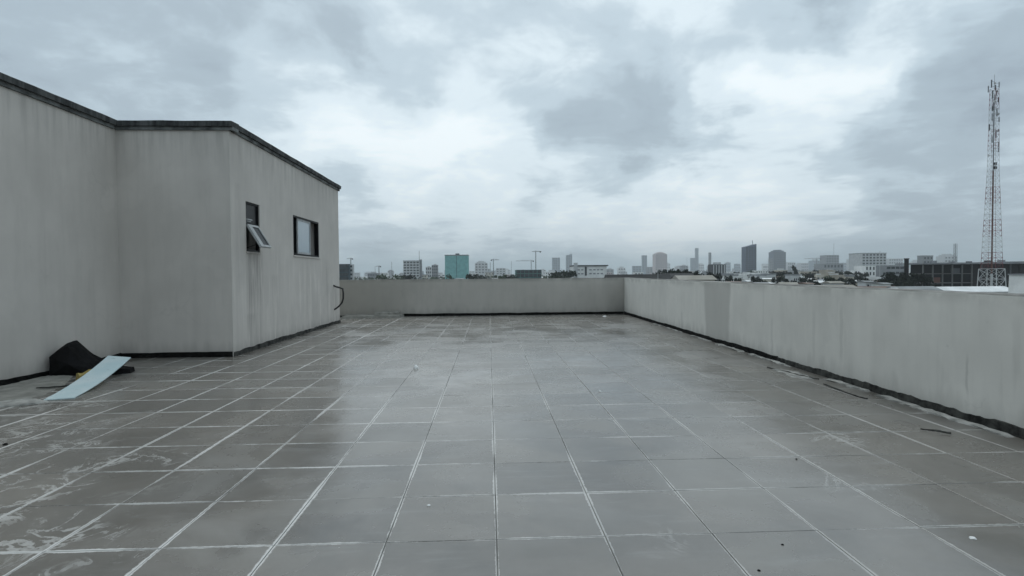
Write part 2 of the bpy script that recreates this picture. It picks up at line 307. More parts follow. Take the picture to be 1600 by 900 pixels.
# ------------------------------------------------------------------ mesh helpers
class MB:
    def __init__(s): s.v = []; s.f = []
    def poly(s, pts, faces):
        o = len(s.v); s.v += [tuple(p) for p in pts]; s.f += [tuple(o+i for i in f) for f in faces]; return s
    def box(s, x0, x1, y0, y1, z0, z1):
        return s.poly([(x0,y0,z0),(x1,y0,z0),(x1,y1,z0),(x0,y1,z0),(x0,y0,z1),(x1,y0,z1),(x1,y1,z1),(x0,y1,z1)],
                      [(3,2,1,0),(4,5,6,7),(0,1,5,4),(1,2,6,5),(2,3,7,6),(3,0,4,7)])
    def bar(s, a, b, r, n=4, r2=None):
        a = Vector(a); b = Vector(b); d = (b-a)
        if d.length < 1e-6: return s
        d.normalize(); p = d.orthogonal().normalized(); q = d.cross(p); r2 = r if r2 is None else r2
        pts = []
        for c, rr in ((a, r), (b, r2)):
            for i in range(n):
                w = 2*PI*(i+.5)/n; pts.append(c + p*math.cos(w)*rr + q*math.sin(w)*rr)
        return s.poly(pts, [(i, (i+1) % n, n+(i+1) % n, n+i) for i in range(n)] + [tuple(range(n))[::-1], tuple(range(n, 2*n))])
    def tube(s, pts, r, n=8):
        rings = []; o = len(s.v); prev = None
        for i, p in enumerate(pts):
            p = Vector(p); a = Vector(pts[max(0, i-1)]); b = Vector(pts[min(len(pts)-1, i+1)]); d = (b-a).normalized()
            if prev is None: prev = d.orthogonal().normalized()
            prev = (prev - d*prev.dot(d)).normalized(); q = d.cross(prev)
            rings.append([p + prev*math.cos(2*PI*k/n)*r + q*math.sin(2*PI*k/n)*r for k in range(n)])
        for rg in rings: s.v += [tuple(p) for p in rg]
        for i in range(len(rings)-1):
            for k in range(n): s.f.append((o+i*n+k, o+i*n+(k+1) % n, o+(i+1)*n+(k+1) % n, o+(i+1)*n+k))
        s.f.append(tuple(o+k for k in range(n))[::-1]); e = o+(len(rings)-1)*n; s.f.append(tuple(e+k for k in range(n))); return s
    def mesh(s, name, m):
        me = bpy.data.meshes.new(name); me.from_pydata(s.v, [], s.f); me.materials.append(M[m] if isinstance(m, str) else m); me.update(); return me
    def build(s, name, m, parent=None, smooth=False):
        me = s.mesh(name, m)
        if smooth: me.polygons.foreach_set('use_smooth', [True]*len(me.polygons))
        return link(name, me, parent)
def link(name, me, parent=None):
    o = bpy.data.objects.new(name, me); COL.objects.link(o)
    if parent is not None: o.parent = parent
    return o
def tag(o, label=None, cat=None, group=None, kind=None):
    if label: o['label'] = label
    if cat: o['category'] = cat
    if group: o['group'] = group
    if kind: o['kind'] = kind
    return o
def thing(name, label, cat, loc=(0, 0, 0), rz=0.0, group=None):
    o = bpy.data.objects.new(name, None); COL.objects.link(o); o.location = loc; o.rotation_euler = (0, 0, rz); o.empty_display_size = 0.2
    return tag(o, label, cat, group)
def copy_thing(o, parent=None):
    c = o.copy(); COL.objects.link(c)
    if parent is not None: c.parent = parent
    for ch in list(o.children): copy_thing(ch, c)
    return c

# ------------------------------------------------------------------ ground and haze
GZ = -11.0
g = MB(); N = 24
g.poly([(-4300, -400, GZ), (4300, -400, GZ), (4300, 4700, GZ), (-4300, 4700, GZ)], [(0, 1, 2, 3)])
tag(g.build('ground', 'ground'), kind='structure')

# ------------------------------------------------------------------ the terrace floor
XR = lambda y: 4.60 + (y-4.5)*0.0162          # inner face of the right parapet
XL, XB, YF, YE, YW = -6.58, -4.62, 10.0, 17.05, 19.3
tag(MB().box(-11.5, 5.3, -6.0, YW+0.35, -0.35, -0.0075).build('floor', 'grout_bed'), kind='structure')
FLOOR = bpy.data.objects['floor']
MB().box(-11.3, 5.1, -5.8, YW+0.15, -10.99, -0.352).build('storey_block', 'plaster_far', FLOOR)

def tile_mesh(seed):
    rr = random.Random(seed); h = TS/2-0.0028; b = 0.0022
    j = [rr.uniform(-.0007, .0007) for _ in range(8)]
    lo = [(-h+j[0], -h+j[1]), (h+j[2], -h+j[3]), (h+j[4], h+j[5]), (-h+j[6], h+j[7])]
    v = [(x, y, -0.0095) for x, y in lo] + [(x, y, -b*0.6) for x, y in lo] + [(x*(1-b/h), y*(1-b/h), 0) for x, y in lo]
    f = [(0,1,5,4),(1,2,6,5),(2,3,7,6),(3,0,4,7),(4,5,9,8),(5,6,10,9),(6,7,11,10),(7,4,8,11),(8,9,10,11)]
    return v, f
TV = [tile_mesh(i) for i in range(6)]
TM = []
for v, f in TV:
    b_ = MB(); b_.poly(v, f); TM.append(b_.mesh('tile', 'tile'))
cells = []
for ix in range(-12, 9):
    for iy in range(-11, 28):
        cx, cy = GX0+TS*(ix+.5), GY0+TS*(iy+.5)
        x0, x1, y0, y1 = cx-.3, cx+.3, cy-.3, cy+.3
        if y0 < -3.5: continue
        if x0 < XL and x1 < XL+0.02: continue
        if cy > YF and cx < XB-0.05 and cy < YE-0.1: 
            if x1 < XB+0.05: continue
        if y1 > YW+0.3 or x0 > XR(cy): continue
        d = Vector((cx, cy, -H)); dep = d.dot(CF); vis = False
        if dep > 0.5:
            for ox, oy in ((-.3,-.3),(.3,-.3),(.3,.3),(-.3,.3),(0,0)):
                q = Vector((cx+ox, cy+oy, -H)); de = q.dot(CF)
                if de > .3:
                    u = 800+F_PX*q.dot(CR)/de; w = 450-F_PX*q.dot(CU)/de
                    if -5 < u < 1605 and w < 905: vis = True
        cells.append((not vis, dep, cx, cy))
cells.sort()
rest = MB(); rt = random.Random(3)
for k, (nv, dep, cx, cy) in enumerate(cells):
    vi = rt.randrange(6); dz = rt.uniform(-.0006, .0009); ex, ey = rt.gauss(0, .0016), rt.gauss(0, .0016); q = rt.randrange(4)*PI/2
    if k < 296:
        o = link('tile', TM[vi], FLOOR); o.location = (cx, cy, dz); o.rotation_euler = (ex, ey, q)
    else:
        R = Matrix.Rotation(ex, 3, 'X') @ Matrix.Rotation(ey, 3, 'Y') @ Matrix.Rotation(q, 3, 'Z')
        rest.poly([R @ Vector(p) + Vector((cx, cy, dz)) for p in TV[vi][0]], TV[vi][1])
tag(rest.build('tile_field', 'tile', FLOOR), kind='stuff')

# ------------------------------------------------------------------ roof building on the left
B = thing('roof_building', 'grey rendered rooftop building with black coping and two small windows', 'building', (XB, YF, 0))
def bb(mb, name, m, **k):
    mb.v = [(p[0]-XB, p[1]-YF, p[2]) for p in mb.v]; return mb.build(name, m, B, **k)
ZT = 4.07
bb(MB().box(XL-.22, XL, -5.5, YF+.2, -.006, ZT), 'wall', 'plaster')
bb(MB().box(XL+.0, XB-.22, YF, YF+.22, -.006, ZT), 'wall', 'plaster')
W1 = (10.62, 11.25, 1.925, 2.885); W2 = (13.13, 15.08, 1.945, 2.895)
ws = MB(); a, b_ = XB-.22, XB
ys = [YF, W1[0], W1[1], W2[0], W2[1], YE]
ws.box(a, b_, ys[0], ys[1], -.006, ZT); ws.box(a, b_, ys[2], ys[3], -.006, ZT); ws.box(a, b_, ys[4], ys[5], -.006, ZT)
for w in (W1, W2):
    ws.box(a, b_, w[0], w[1], -.006, w[2]); ws.box(a, b_, w[0], w[1], w[3], ZT)
bb(ws, 'wall', 'plaster')
bb(MB().box(-11.2, XB-.22, YE-.22, YE, -.006, ZT), 'wall', 'plaster')
bb(MB().box(-11.2, -11.0, -5.5, YE-.22, -.006, ZT), 'wall', 'plaster')
bb(MB().box(-11.0, XB-.23, YF+.23, YE-.23, 3.6, 3.8), 'roof', 'inner')
bb(MB().box(-11.0, XL-.23, -5.5, YF+.22, 3.62, 3.82), 'roof', 'inner')
def coping_run(p0, p1, nrm, inset, ext0=0, ext1=0):
    """two-stepped moulding along the wall top, slightly uneven"""
    p0 = Vector(p0); p1 = Vector(p1); d = (p1-p0); L = d.length; d.normalize(); n = Vector(nrm)
    rr = random.Random(int(L*100)); out = []
    prof = [((.035, -.015), (.035, .045), (-inset, .045), (-inset, -.015)), ((.075, .046), (.085, .135), (-inset-.02, .150), (-inset-.02, .046))]
    for kk, pr in enumerate(prof):
        mb = MB(); seg = max(2, int(L/.35)); prev = None
        for i in range(seg+1):
            tt = -ext0 + (L+ext0+ext1)*i/seg; jz = rr.uniform(-.005, .006); jn = rr.uniform(-.005, .005)
            if i in (0, seg): jz = jn = 0
            ring = [p0 + d*tt + n*(a+ (jn if a > 0 else 0)) + Vector((0, 0, ZT+c+(jz if kk and c > .1 else 0))) for a, c in pr]
            o = len(mb.v); mb.v += [tuple(q) for q in ring]
            if i:
                for j in range(4): mb.f.append((o-4+j, o-4+(j+1) % 4, o+(j+1) % 4, o+j))
            else: mb.f.append((o, o+1, o+2, o+3))
        mb.f.append((o+3, o+2, o+1, o))
        out.append(bb(mb, 'coping', ('coping_lip', 'coping')[kk]))
    return out
coping_run((XL, -5.5, 0), (XL, YF-.088, 0), (1, 0, 0), .2)
coping_run((XL, YF, 0), (XB, YF, 0), (0, -1, 0), .2, 0.0, 0.085)
coping_run((XB, YF+.003, 0), (XB, YE, 0), (1, 0, 0), .2, 0, 0.07)
def ragged_strip(p0, p1, nrm, hgt, thick, m, parent, amp=.012, seg=.12, seed=1, z0=-.004, base=(0, 0, 0), name='skirting'):
    rr = random.Random(seed); p0 = Vector(p0)-Vector(base); p1 = Vector(p1)-Vector(base); d = p1-p0; L = d.length; d.normalize(); n = Vector(nrm); mb = MB(); k = max(2, int(L/seg)); o = 0
    w = 0
    for i in range(k+1):
        w = w*0.6 + rr.uniform(-amp, amp); th = thick*(1+rr.uniform(-.25, .25)); c = p0 + d*(L*i/k)
        ring = [c - n*.02 + Vector((0,0,z0)), c + n*th + Vector((0,0,z0)), c + n*th*.8 + Vector((0,0,hgt+w-.006)), c - n*.02 + Vector((0,0,hgt+w))]
        o = len(mb.v); mb.v += [tuple(q) for q in ring]
        if i:
            for j in range(4): mb.f.append((o-4+j, o-4+(j+1) % 4, o+(j+1) % 4, o+j))
        else: mb.f.append((3, 2, 1, 0))
    mb.f.append((o, o+1, o+2, o+3)); return mb.build(name, m, parent)
bs = (XB, YF, 0)
ragged_strip((XL, -5, 0), (XL, YF-.02, 0), (1, 0, 0), .085, .02, 'bitumen', B, seed=2, base=bs)
ragged_strip((XL+.02, YF, 0), (XB-.01, YF, 0), (0, -1, 0), .095, .022, 'bitumen', B, seed=3, base=bs, amp=.004)
ragged_strip((XB, YF+.02, 0), (XB, YE, 0), (1, 0, 0), .09, .022, 'bitumen_worn', B, seed=4, base=bs)

# small window with its lower sash pushed open
def frame_boxes(mb, x0, x1, y0, y1, z0, z1, t):
    mb.box(x0, x1, y0, y1, z0, z0+t); mb.box(x0, x1, y0, y1, z1-t, z1); mb.box(x0, x1, y0, y0+t, z0+t, z1-t); mb.box(x0, x1, y1-t, y1, z0+t, z1-t)
w1 = thing('window', None, None); w1.parent = B; w1.location = (0, 0, 0)
w1['label'] = 'narrow black-framed window with its lower sash pushed open'
def sub(mb, name, m, par, **k):
    mb.v = [(p[0]-XB, p[1]-YF, p[2]) for p in mb.v]; return mb.build(name, m, par, **k)
fr = MB(); frame_boxes(fr, XB-.075, XB-.02, W1[0]+.002, W1[1]-.002, W1[2]+.002, W1[3]-.002, .035); fr.box(XB-.07, XB-.02, W1[0]+.037, W1[1]-.037, 2.44, 2.475)
sub(fr, 'frame', 'black_metal', w1)
sub(MB().box(XB-.052, XB-.046, W1[0]+.037, W1[1]-.037, 2.475, W1[3]-.037), 'pane', 'dark_glass', w1)
sh = MB(); sh.box(XB-.02, XB+.015, W1[0]+.02, W1[0]+.20, 2.50, 2.515); sh.box(XB-.02, XB+.03, W1[0]+.01, W1[0]+.22, 2.53, 2.55)
sub(sh, 'latch', 'alu', w1)
# sash in its own plane, then swung out about its top edge
ang = math.radians(31); sl = .50
def swing(mb):
    out = []
    for x, y, z in mb.v:   # x thickness, z down from 0
        out.append((XB+.005 + x*math.cos(ang) - z*math.sin(ang), y, 2.44 + z*math.cos(ang) + x*math.sin(ang)))
    mb.v = out; return mb
s1 = MB(); ya, yb = W1[0]+.02, W1[0]+.50
s1.box(-.02, .02, ya, ya+.15, -sl, 0); s1.box(-.02, .02, yb-.035, yb, -sl, 0); s1.box(-.02, .02, ya+.15, yb-.035, -sl, -sl+.045); s1.box(-.02, .02, ya+.15, yb-.035, -.045, 0)
sub(swing(s1), 'sash', 'alu', w1)
sub(swing(MB().box(-.004, .004, ya+.15, yb-.035, -sl+.045, -.045)), 'pane', 'dark_glass', w1)
for yy_ in (W1[0]+.05, W1[0]+.47): sub(MB().bar((XB-.03, yy_, 1.99), (XB+.2, yy_, 2.07), .006), 'stay', 'black_metal', w1)
# wide sliding window
w2 = thing('window', None, None); w2.parent = B
w2['label'] = 'wide black-framed sliding window with one pale reflecting pane'
fr = MB(); frame_boxes(fr, XB-.11, XB-.005, W2[0]+.002, W2[1]-.002, W2[2]+.002, W2[3]-.002, .04)
sub(fr, 'frame', 'black_metal', w2)
pl0, pl1 = 13.50, 14.46
sa = MB(); frame_boxes(sa, XB-.055, XB-.025, pl0, pl1, W2[2]+.042, W2[3]-.042, .05)
sub(sa, 'sash', 'alu', w2)
sub(MB().box(XB-.044, XB-.036, pl0+.05, pl1-.05, W2[2]+.092, W2[3]-.092), 'pane', 'glass', w2)
sub(MB().box(XB-.090, XB-.084, W2[0]+.042, pl0+.1, W2[2]+.042, W2[3]-.042), 'pane', 'dark_glass', w2)
# plaster sill ribs round the wide window
sub(MB().box(XB-.01, XB+.028, W2[0]-.03, W2[1]+.04, W2[2]-.035, W2[2]-.003), 'sill', 'plaster', w2)
sub(MB().box(XB-.01, XB+.022, W1[0]-.03, W1[1]+.03, W1[2]-.03, W1[2]-.003), 'sill', 'plaster', w1)

# loop of black cable
pts = [at(522, 446, 16.3), at(530, 450, 16.35), at(540, 452.5, 16.5)]
def onx(px, py, y):
    p = at(px, py, y); return p
c0 = Vector((XB-.01, 16.40, 1.16)); 
ctrl = [c0, Vector((XB+.06, 16.42, 1.12)), Vector((XB+.17, 16.46, 1.085)), Vector((XB+.245, 16.5, 1.05)), Vector((XB+.26, 16.5, .92)), Vector((XB+.255, 16.5, .76)), Vector((XB+.22, 16.5, .64)), Vector((XB+.13, 16.48, .53)), Vector((XB+.03, 16.46, .45)), Vector((XB-.01, 16.45, .43))]
tag(MB().tube(ctrl, .025).build('cable_loop', 'rubber', smooth=True), 'black bent cable looping out of the building wall near the far parapet', 'cable')

# ------------------------------------------------------------------ parapets
def parapet(name, label, p0, p1, nrm, th, h0, h1, m, seg=.4, seed=1):
    """wall with a slightly uneven hand-rendered top"""
    root = thing(name, label, 'parapet wall', (p0[0], p0[1], 0)); rr = random.Random(seed)
    P0 = Vector((0, 0, 0)); d = Vector((p1[0]-p0[0], p1[1]-p0[1], 0)); L = d.length; d.normalize(); n = Vector(nrm)
    mb = MB(); k = int(L/seg); wob = 0
    for i in range(k+1):
        c = d*(L*i/k); hh = h0+(h1-h0)*i/k + rr.uniform(-.003, .003); wob = wob*.7 + rr.uniform(-.003, .003)
        ring = [c - n*wob + Vector((0,0,-.006)), c - n*wob + Vector((0,0,hh*.5)), c - n*wob*.3 + Vector((0,0,hh-.012)), c - n*.012 + Vector((0,0,hh)), c - n*(th-.012) + Vector((0,0,hh+.004)), c - n*th + Vector((0,0,hh-.012)), c - n*th + Vector((0,0,-.006))]
        o = len(mb.v); q = len(ring); mb.v += [tuple(v) for v in ring]
        if i:
            for j in range(q): mb.f.append((o-q+j, o-q+(j+1) % q, o+(j+1) % q, o+j))
        else: mb.f.append(tuple(range(q)))
    mb.f.append(tuple(o+j for j in range(q))[::-1]); mb.build('wall', m, root); return root
PR = parapet('parapet_wall', 'long stained grey parapet wall running along the right edge of the terrace', (XR(-5.5), -5.5), (XR(YW), YW), (-1, .016, 0), .2, 1.20, 1.292, 'plaster_right', seed=5)
PF = parapet('parapet_wall', 'grey parapet wall closing the far end of the terrace', (-11.2, YW), (XR(YW)+.22, YW), (0, -1, 0), .2, 1.285, 1.292, 'plaster_far', seed=9)
ragged_strip((XR(-5), -5, 0), (XR(8.6), 8.6, 0), (-1, .016, 0), .085, .024, 'bitumen_worn', PR, amp=.009, seg=.05, seed=21, base=(XR(-5.5), -5.5, 0))
ragged_strip((XR(8.6), 8.6, 0), (XR(YW-.03), YW-.03, 0), (-1, .016, 0), .085, .025, 'bitumen', PR, amp=.008, seed=22, base=(XR(-5.5), -5.5, 0))
ragged_strip((-3.0, YW, 0), (XR(YW)-.03, YW, 0), (0, -1, 0), .085, .022, 'bitumen', PF, amp=.006, seed=23, base=(-11.2, YW, 0))
ragged_strip((-10.8, YW, 0), (-3.0, YW, 0), (0, -1, 0), .05, .03, 'bitumen_worn', PF, amp=.006, seed=24, base=(-11.2, YW, 0))

# irregular slabs of mortar lying at the wall feet
def lump(name, label, cat, outline, h, m, seed=0, group=None, rough=.4):
    rr = random.Random(seed); n = len(outline); cx = sum(p[0] for p in outline)/n; cy = sum(p[1] for p in outline)/n; mb = MB()
    pts = []
    for i in range(n):     # subdivide outline with jitter
        a = outline[i]; b = outline[(i+1) % n]; L = math.dist(a, b); k = max(1, int(L/.09))
        for j in range(k):
            t_ = j/k; pts.append((a[0]+(b[0]-a[0])*t_+rr.uniform(-.015, .015)*min(1, L*3), a[1]+(b[1]-a[1])*t_+rr.uniform(-.015, .015)*min(1, L*3)))
    n = len(pts); lo = [(x-cx, y-cy, -.003) for x, y in pts]; hi = [((x-cx)*.96, (y-cy)*.90, h*rr.uniform(1-rough, 1+rough)) for x, y in pts]
    mid = [((x-cx)*.5, (y-cy)*.5, h*rr.uniform(.9, 1.3)) for x, y in pts]
    mb.poly(lo+hi+mid+[(0, 0, h*1.1)], [(i, (i+1) % n, n+(i+1) % n, n+i) for i in range(n)] + [(n+i, n+(i+1) % n, 2*n+(i+1) % n, 2*n+i) for i in range(n)] + [(2*n+i, 2*n+(i+1) % n, 3*n) for i in range(n)])
    o = mb.build(name, m, smooth=False); o.location = (cx, cy, 0); return tag(o, label, cat, group)
lump('cement_ledge', 'low stained cement ledge along the foot of the far parapet at its left end', 'cement ledge', [(-4.95, 18.3), (-3.95, 18.6), (-3.05, 18.75), (-2.98, 19.27), (-5.0, 19.27)], .075, 'cement_dark', 2, rough=.25)
lump('mortar_lump', 'small lump of mortar on top of the cement ledge by the far parapet', 'mortar', [(-4.0, 18.95), (-3.2, 18.95), (-3.1, 19.2), (-3.9, 19.25)], .13, 'cement_dark', 3)
lump('cement_patch', 'rough grey cement patch on the tiles at the foot of the left wall', 'cement patch', [(-6.5, 6.0), (-5.75, 6.35), (-5.5, 6.9), (-5.75, 7.6), (-6.15, 8.3), (-6.54, 8.8)], .012, 'cement_dark', 4)
lump('mortar_strip', 'pale mortar strip edging the cement patch left of the blue board', 'mortar', [(-6.2, 5.9), (-5.2, 6.45), (-5.15, 6.57), (-5.5, 6.75), (-6.3, 6.08)], .016, 'cement', 5)
rr = random.Random(12); yy = 4.6; k = 0
spans = [(3.2, 4.2, .05), (4.5, 6.2, .085), (6.35, 7.15, .10), (8.1, 9.5, .07), (9.7, 10.9, .09), (11.2, 12.4, .05), (13.0, 15.5, .05)]
names = ['nearest pale mortar strip along the foot of the right parapet', 'long pale mortar strip at the right parapet foot beside the torn black membrane', 'broad crumbling mortar strip at the right parapet foot behind the black membrane strip',
         'pale mortar strip at the foot of the right parapet just nearer than its dark stain', 'pale mortar strip at the foot of the dark stain on the right parapet', 'short mortar strip at the right parapet foot just beyond the dark stain', 'farthest thin mortar strip along the right parapet foot']
for (a, b_, w), nm in zip(spans, names):
    x = lambda y: XR(y)-.035
    n_ = max(3, int((b_-a)/.25)); near = [(x(a+(b_-a)*i/n_)-w*rr.uniform(.5, 1.4), a+(b_-a)*i/n_) for i in range(n_+1)]
    lump('mortar_strip', nm, 'mortar', near + [(x(b_), b_), (x(a), a)], .014, 'cement', int(a*10), 'mortar strips along the right parapet')
lump('mortar_crumbs', 'cluster of pale mortar crumbs on the tiles near the right parapet', 'mortar', [(4.15, 7.3), (4.4, 7.15), (4.45, 7.7), (4.22, 7.95)], .012, 'cement', 77)
def strip(label, pts, w, seed, group='torn black membrane strips'):
    rr = random.Random(seed); mb = MB(); base = pts[0]; P = []
    for i in range(len(pts)-1):
        for j in range(4):
            t_ = j/4; P.append([pts[i][k]*(1-t_)+pts[i+1][k]*t_ for k in range(3)])
    P.append(list(pts[-1])); o = 0
    for i, p in enumerate(P):
        q = P[min(i+1, len(P)-1)]; r_ = P[max(i-1, 0)]; d = Vector((q[0]-r_[0], q[1]-r_[1], 0)).normalized(); n = Vector((-d.y, d.x, 0)); ww = w*rr.uniform(.6, 1.2)*(.4 if i in (0, len(P)-1) else 1)
        c = Vector(p)-Vector(base); o = len(mb.v)
        mb.v += [tuple(c-n*ww+Vector((0,0,.004))), tuple(c+n*ww+Vector((0,0,.004+rr.uniform(0, .012)))), tuple(c+n*ww+Vector((0,0,.012+rr.uniform(0,.012)))), tuple(c-n*ww+Vector((0,0,.012)))]
        if i:
            for j in range(4): mb.f.append((o-4+j, o-4+(j+1) % 4, o+(j+1) % 4, o+j))
        else: mb.f.append((3, 2, 1, 0))
    mb.f.append((o, o+1, o+2, o+3)); ob = mb.build('membrane_strip', 'bitumen_worn'); ob.location = base; return tag(ob, label, 'membrane', group)
strip('curled black membrane strip lying beside the mortar crumbs near the right parapet', [(4.20, 8.05, 0), (4.28, 7.7, 0), (4.31, 7.4, .006), (4.42, 7.1, 0)], .012, 1)
strip('long thin black membrane strip nearer the camera along the right parapet', [(4.29, 6.8, 0), (4.25, 6.5, .004), (4.24, 6.1, 0), (4.27, 5.95, 0)], .007, 2)
strip('short black membrane sliver on the tiles a little out from the right parapet', [(3.93, 4.78, 0), (3.99, 4.68, .01), (4.08, 4.62, 0)], .006, 3)
def pebble(label, x, y, r, m='stone', h=.6, grp=None):
    rr = random.Random(int(x*1000+y*77)); mb = MB(); n = 7; rings = []
    for a, hh in ((1, 0), (.85, .55), (.4, 1)):
        rings += [(math.cos(2*PI*i/n)*r*a*rr.uniform(.75, 1.2), math.sin(2*PI*i/n)*r*a*rr.uniform(.7, 1.1), hh*r*h) for i in range(n)]
    mb.poly(rings+[(0, 0, r*h*1.1)], [(i, (i+1) % n, n+(i+1) % n, n+i) for i in range(n)]+[(n+i, n+(i+1) % n, 2*n+(i+1) % n, 2*n+i) for i in range(n)]+[(2*n+i, 2*n+(i+1) % n, 3*n) for i in range(n)])
    o = mb.build('stone_chip', m); o.location = (x, y, .001); return tag(o, label, 'stone chip', grp)
pebble('whitest stone chip, alone on the tiles left of the middle of the terrace', -1.14, 8.45, .045, h=1.2)
pebble('small pale stone chip on the tiles in the near centre of the floor', -.39, 3.41, .012)
pebble('flat pale stone chip on the near right tiles', 2.61, 2.81, .019, h=.4)
pebble('black crumb at a tile corner in the near right floor', 2.37, 4.09, .009, 'bitumen')
pebble('black crumb at the very bottom of the photo, right of centre', 1.30, 2.56, .009, 'bitumen')
pebble('black crumb on the tiles at the far left edge of the photo', -4.22, 4.89, .022, 'bitumen')
pebble('faint dark crumb between two joints on the near right tiles', 1.55, 2.80, .008, 'bitumen')
pebble('pale chip in the bright reflection right of the terrace centre', 1.35, 6.6, .02)
pebble('pale flat chip close to the far right corner', 3.9, 18.2, .08, h=.3)

# ------------------------------------------------------------------ junk in the left corner
def sack():
    """box-like slumped sack: an angular outline, creased and drawn in towards the top"""
    rr = random.Random(5); out = [(-.35, 0), (-.37, .15), (-.38, .31), (-.31, .37), (-.22, .43), (-.13, .49), (-.05, .42), (.04, .33), (.12, .26), (.21, .18), (.28, .10), (.30, 0)]
    mb = MB(); n = len(out); K = 6; pr = 0
    for k in range(K+1):
        t_ = k/K; y = -.24+.50*t_; sh = 1-.30*abs(t_-.55)**1.5
        for x, z in out: mb.v.append((x*(.92+.08*sh)+rr.uniform(-.014, .014), y+z*.25*(1-2*t_)+rr.uniform(-.02, .02), max(0, z*sh*.97+(rr.uniform(-.016, .016) if z else 0))))
        if k:
            for i in range(n): mb.f.append(((k-1)*n+i, (k-1)*n+(i+1) % n, k*n+(i+1) % n, k*n+i))
    for k in (0, K):
        c = len(mb.v); mb.v.append((0, -.27 if k == 0 else .25, .17))
        for i in range(n): mb.f.append((k*n+i, k*n+(i+1) % n, c) if k else (k*n+(i+1) % n, k*n+i, c))
    return mb
sk = sack().build('black_sack', 'black_plastic'); sk.location = (-6.20, 8.50, 0); sk.scale = (.86, 1, 1.06); sk.rotation_euler = (0, 0, .06)
tag(sk, 'slumped black plastic sack leaning against the left wall', 'sack')
# curved pale blue board: far end propped up
bd = MB(); nseg = 14
A = Vector((-5.12, 6.62, .012)); Bp = Vector((-5.57, 8.42, .26)); wv = Vector((.17, .01, 0))
dd = (Bp-A)
NL = 14; top = []; bot = []
for i in range(NL+1):
    t_ = i/NL; c = A.lerp(Bp, t_); c.z = .012 + .245*(t_**1.7)
    hw = .148
    e = dd.cross(Vector((0, 0, 1))).normalized()
    tilt = -.10*t_
    l = c - e*hw + Vector((0,0,-tilt*.2)); r_ = c + e*hw + Vector((0,0,tilt*.2))
    if i == 0: l.y += .03; r_.y += .06
    top += [l, r_]
for p in top: bd.v.append(tuple(p-A))
for p in top: bd.v.append(tuple(p-A-Vector((0, 0, .010))))
n2 = len(top)
for i in range(NL):
    a = 2*i; bd.f += [(a, a+1, a+3, a+2), (n2+a+2, n2+a+3, n2+a+1, n2+a), (a+2, n2+a+2, n2+a, a), (a+1, n2+a+1, n2+a+3, a+3)]
bd.f += [(0, n2, n2+1, 1), (n2-2, n2-1, 2*n2-1, 2*n2-2)]
bo = bd.build('blue_board', 'board'); bo.location = A; tag(bo, 'long pale blue board propped up at its far end beside the black sack', 'board')
lump('black_bag', 'small flat black bag lying under the raised end of the blue board', 'bag', [(-5.8, 8.35), (-5.6, 8.3), (-5.42, 8.42), (-5.46, 8.6), (-5.75, 8.65)], .07, 'black_plastic', 8)
lump('yellow_rag', 'dirty yellow rag between the black sack and the blue board', 'rag', [(-5.80, 7.85), (-5.66, 7.72), (-5.58, 7.95), (-5.66, 8.2), (-5.82, 8.15)], .10, 'yellow', 9)
strip('thin black rod on the cement patch in front of the sack', [(-5.85, 7.25, .02), (-5.6, 7.3, .02), (-5.45, 7.45, .02)], .018, 6, None)

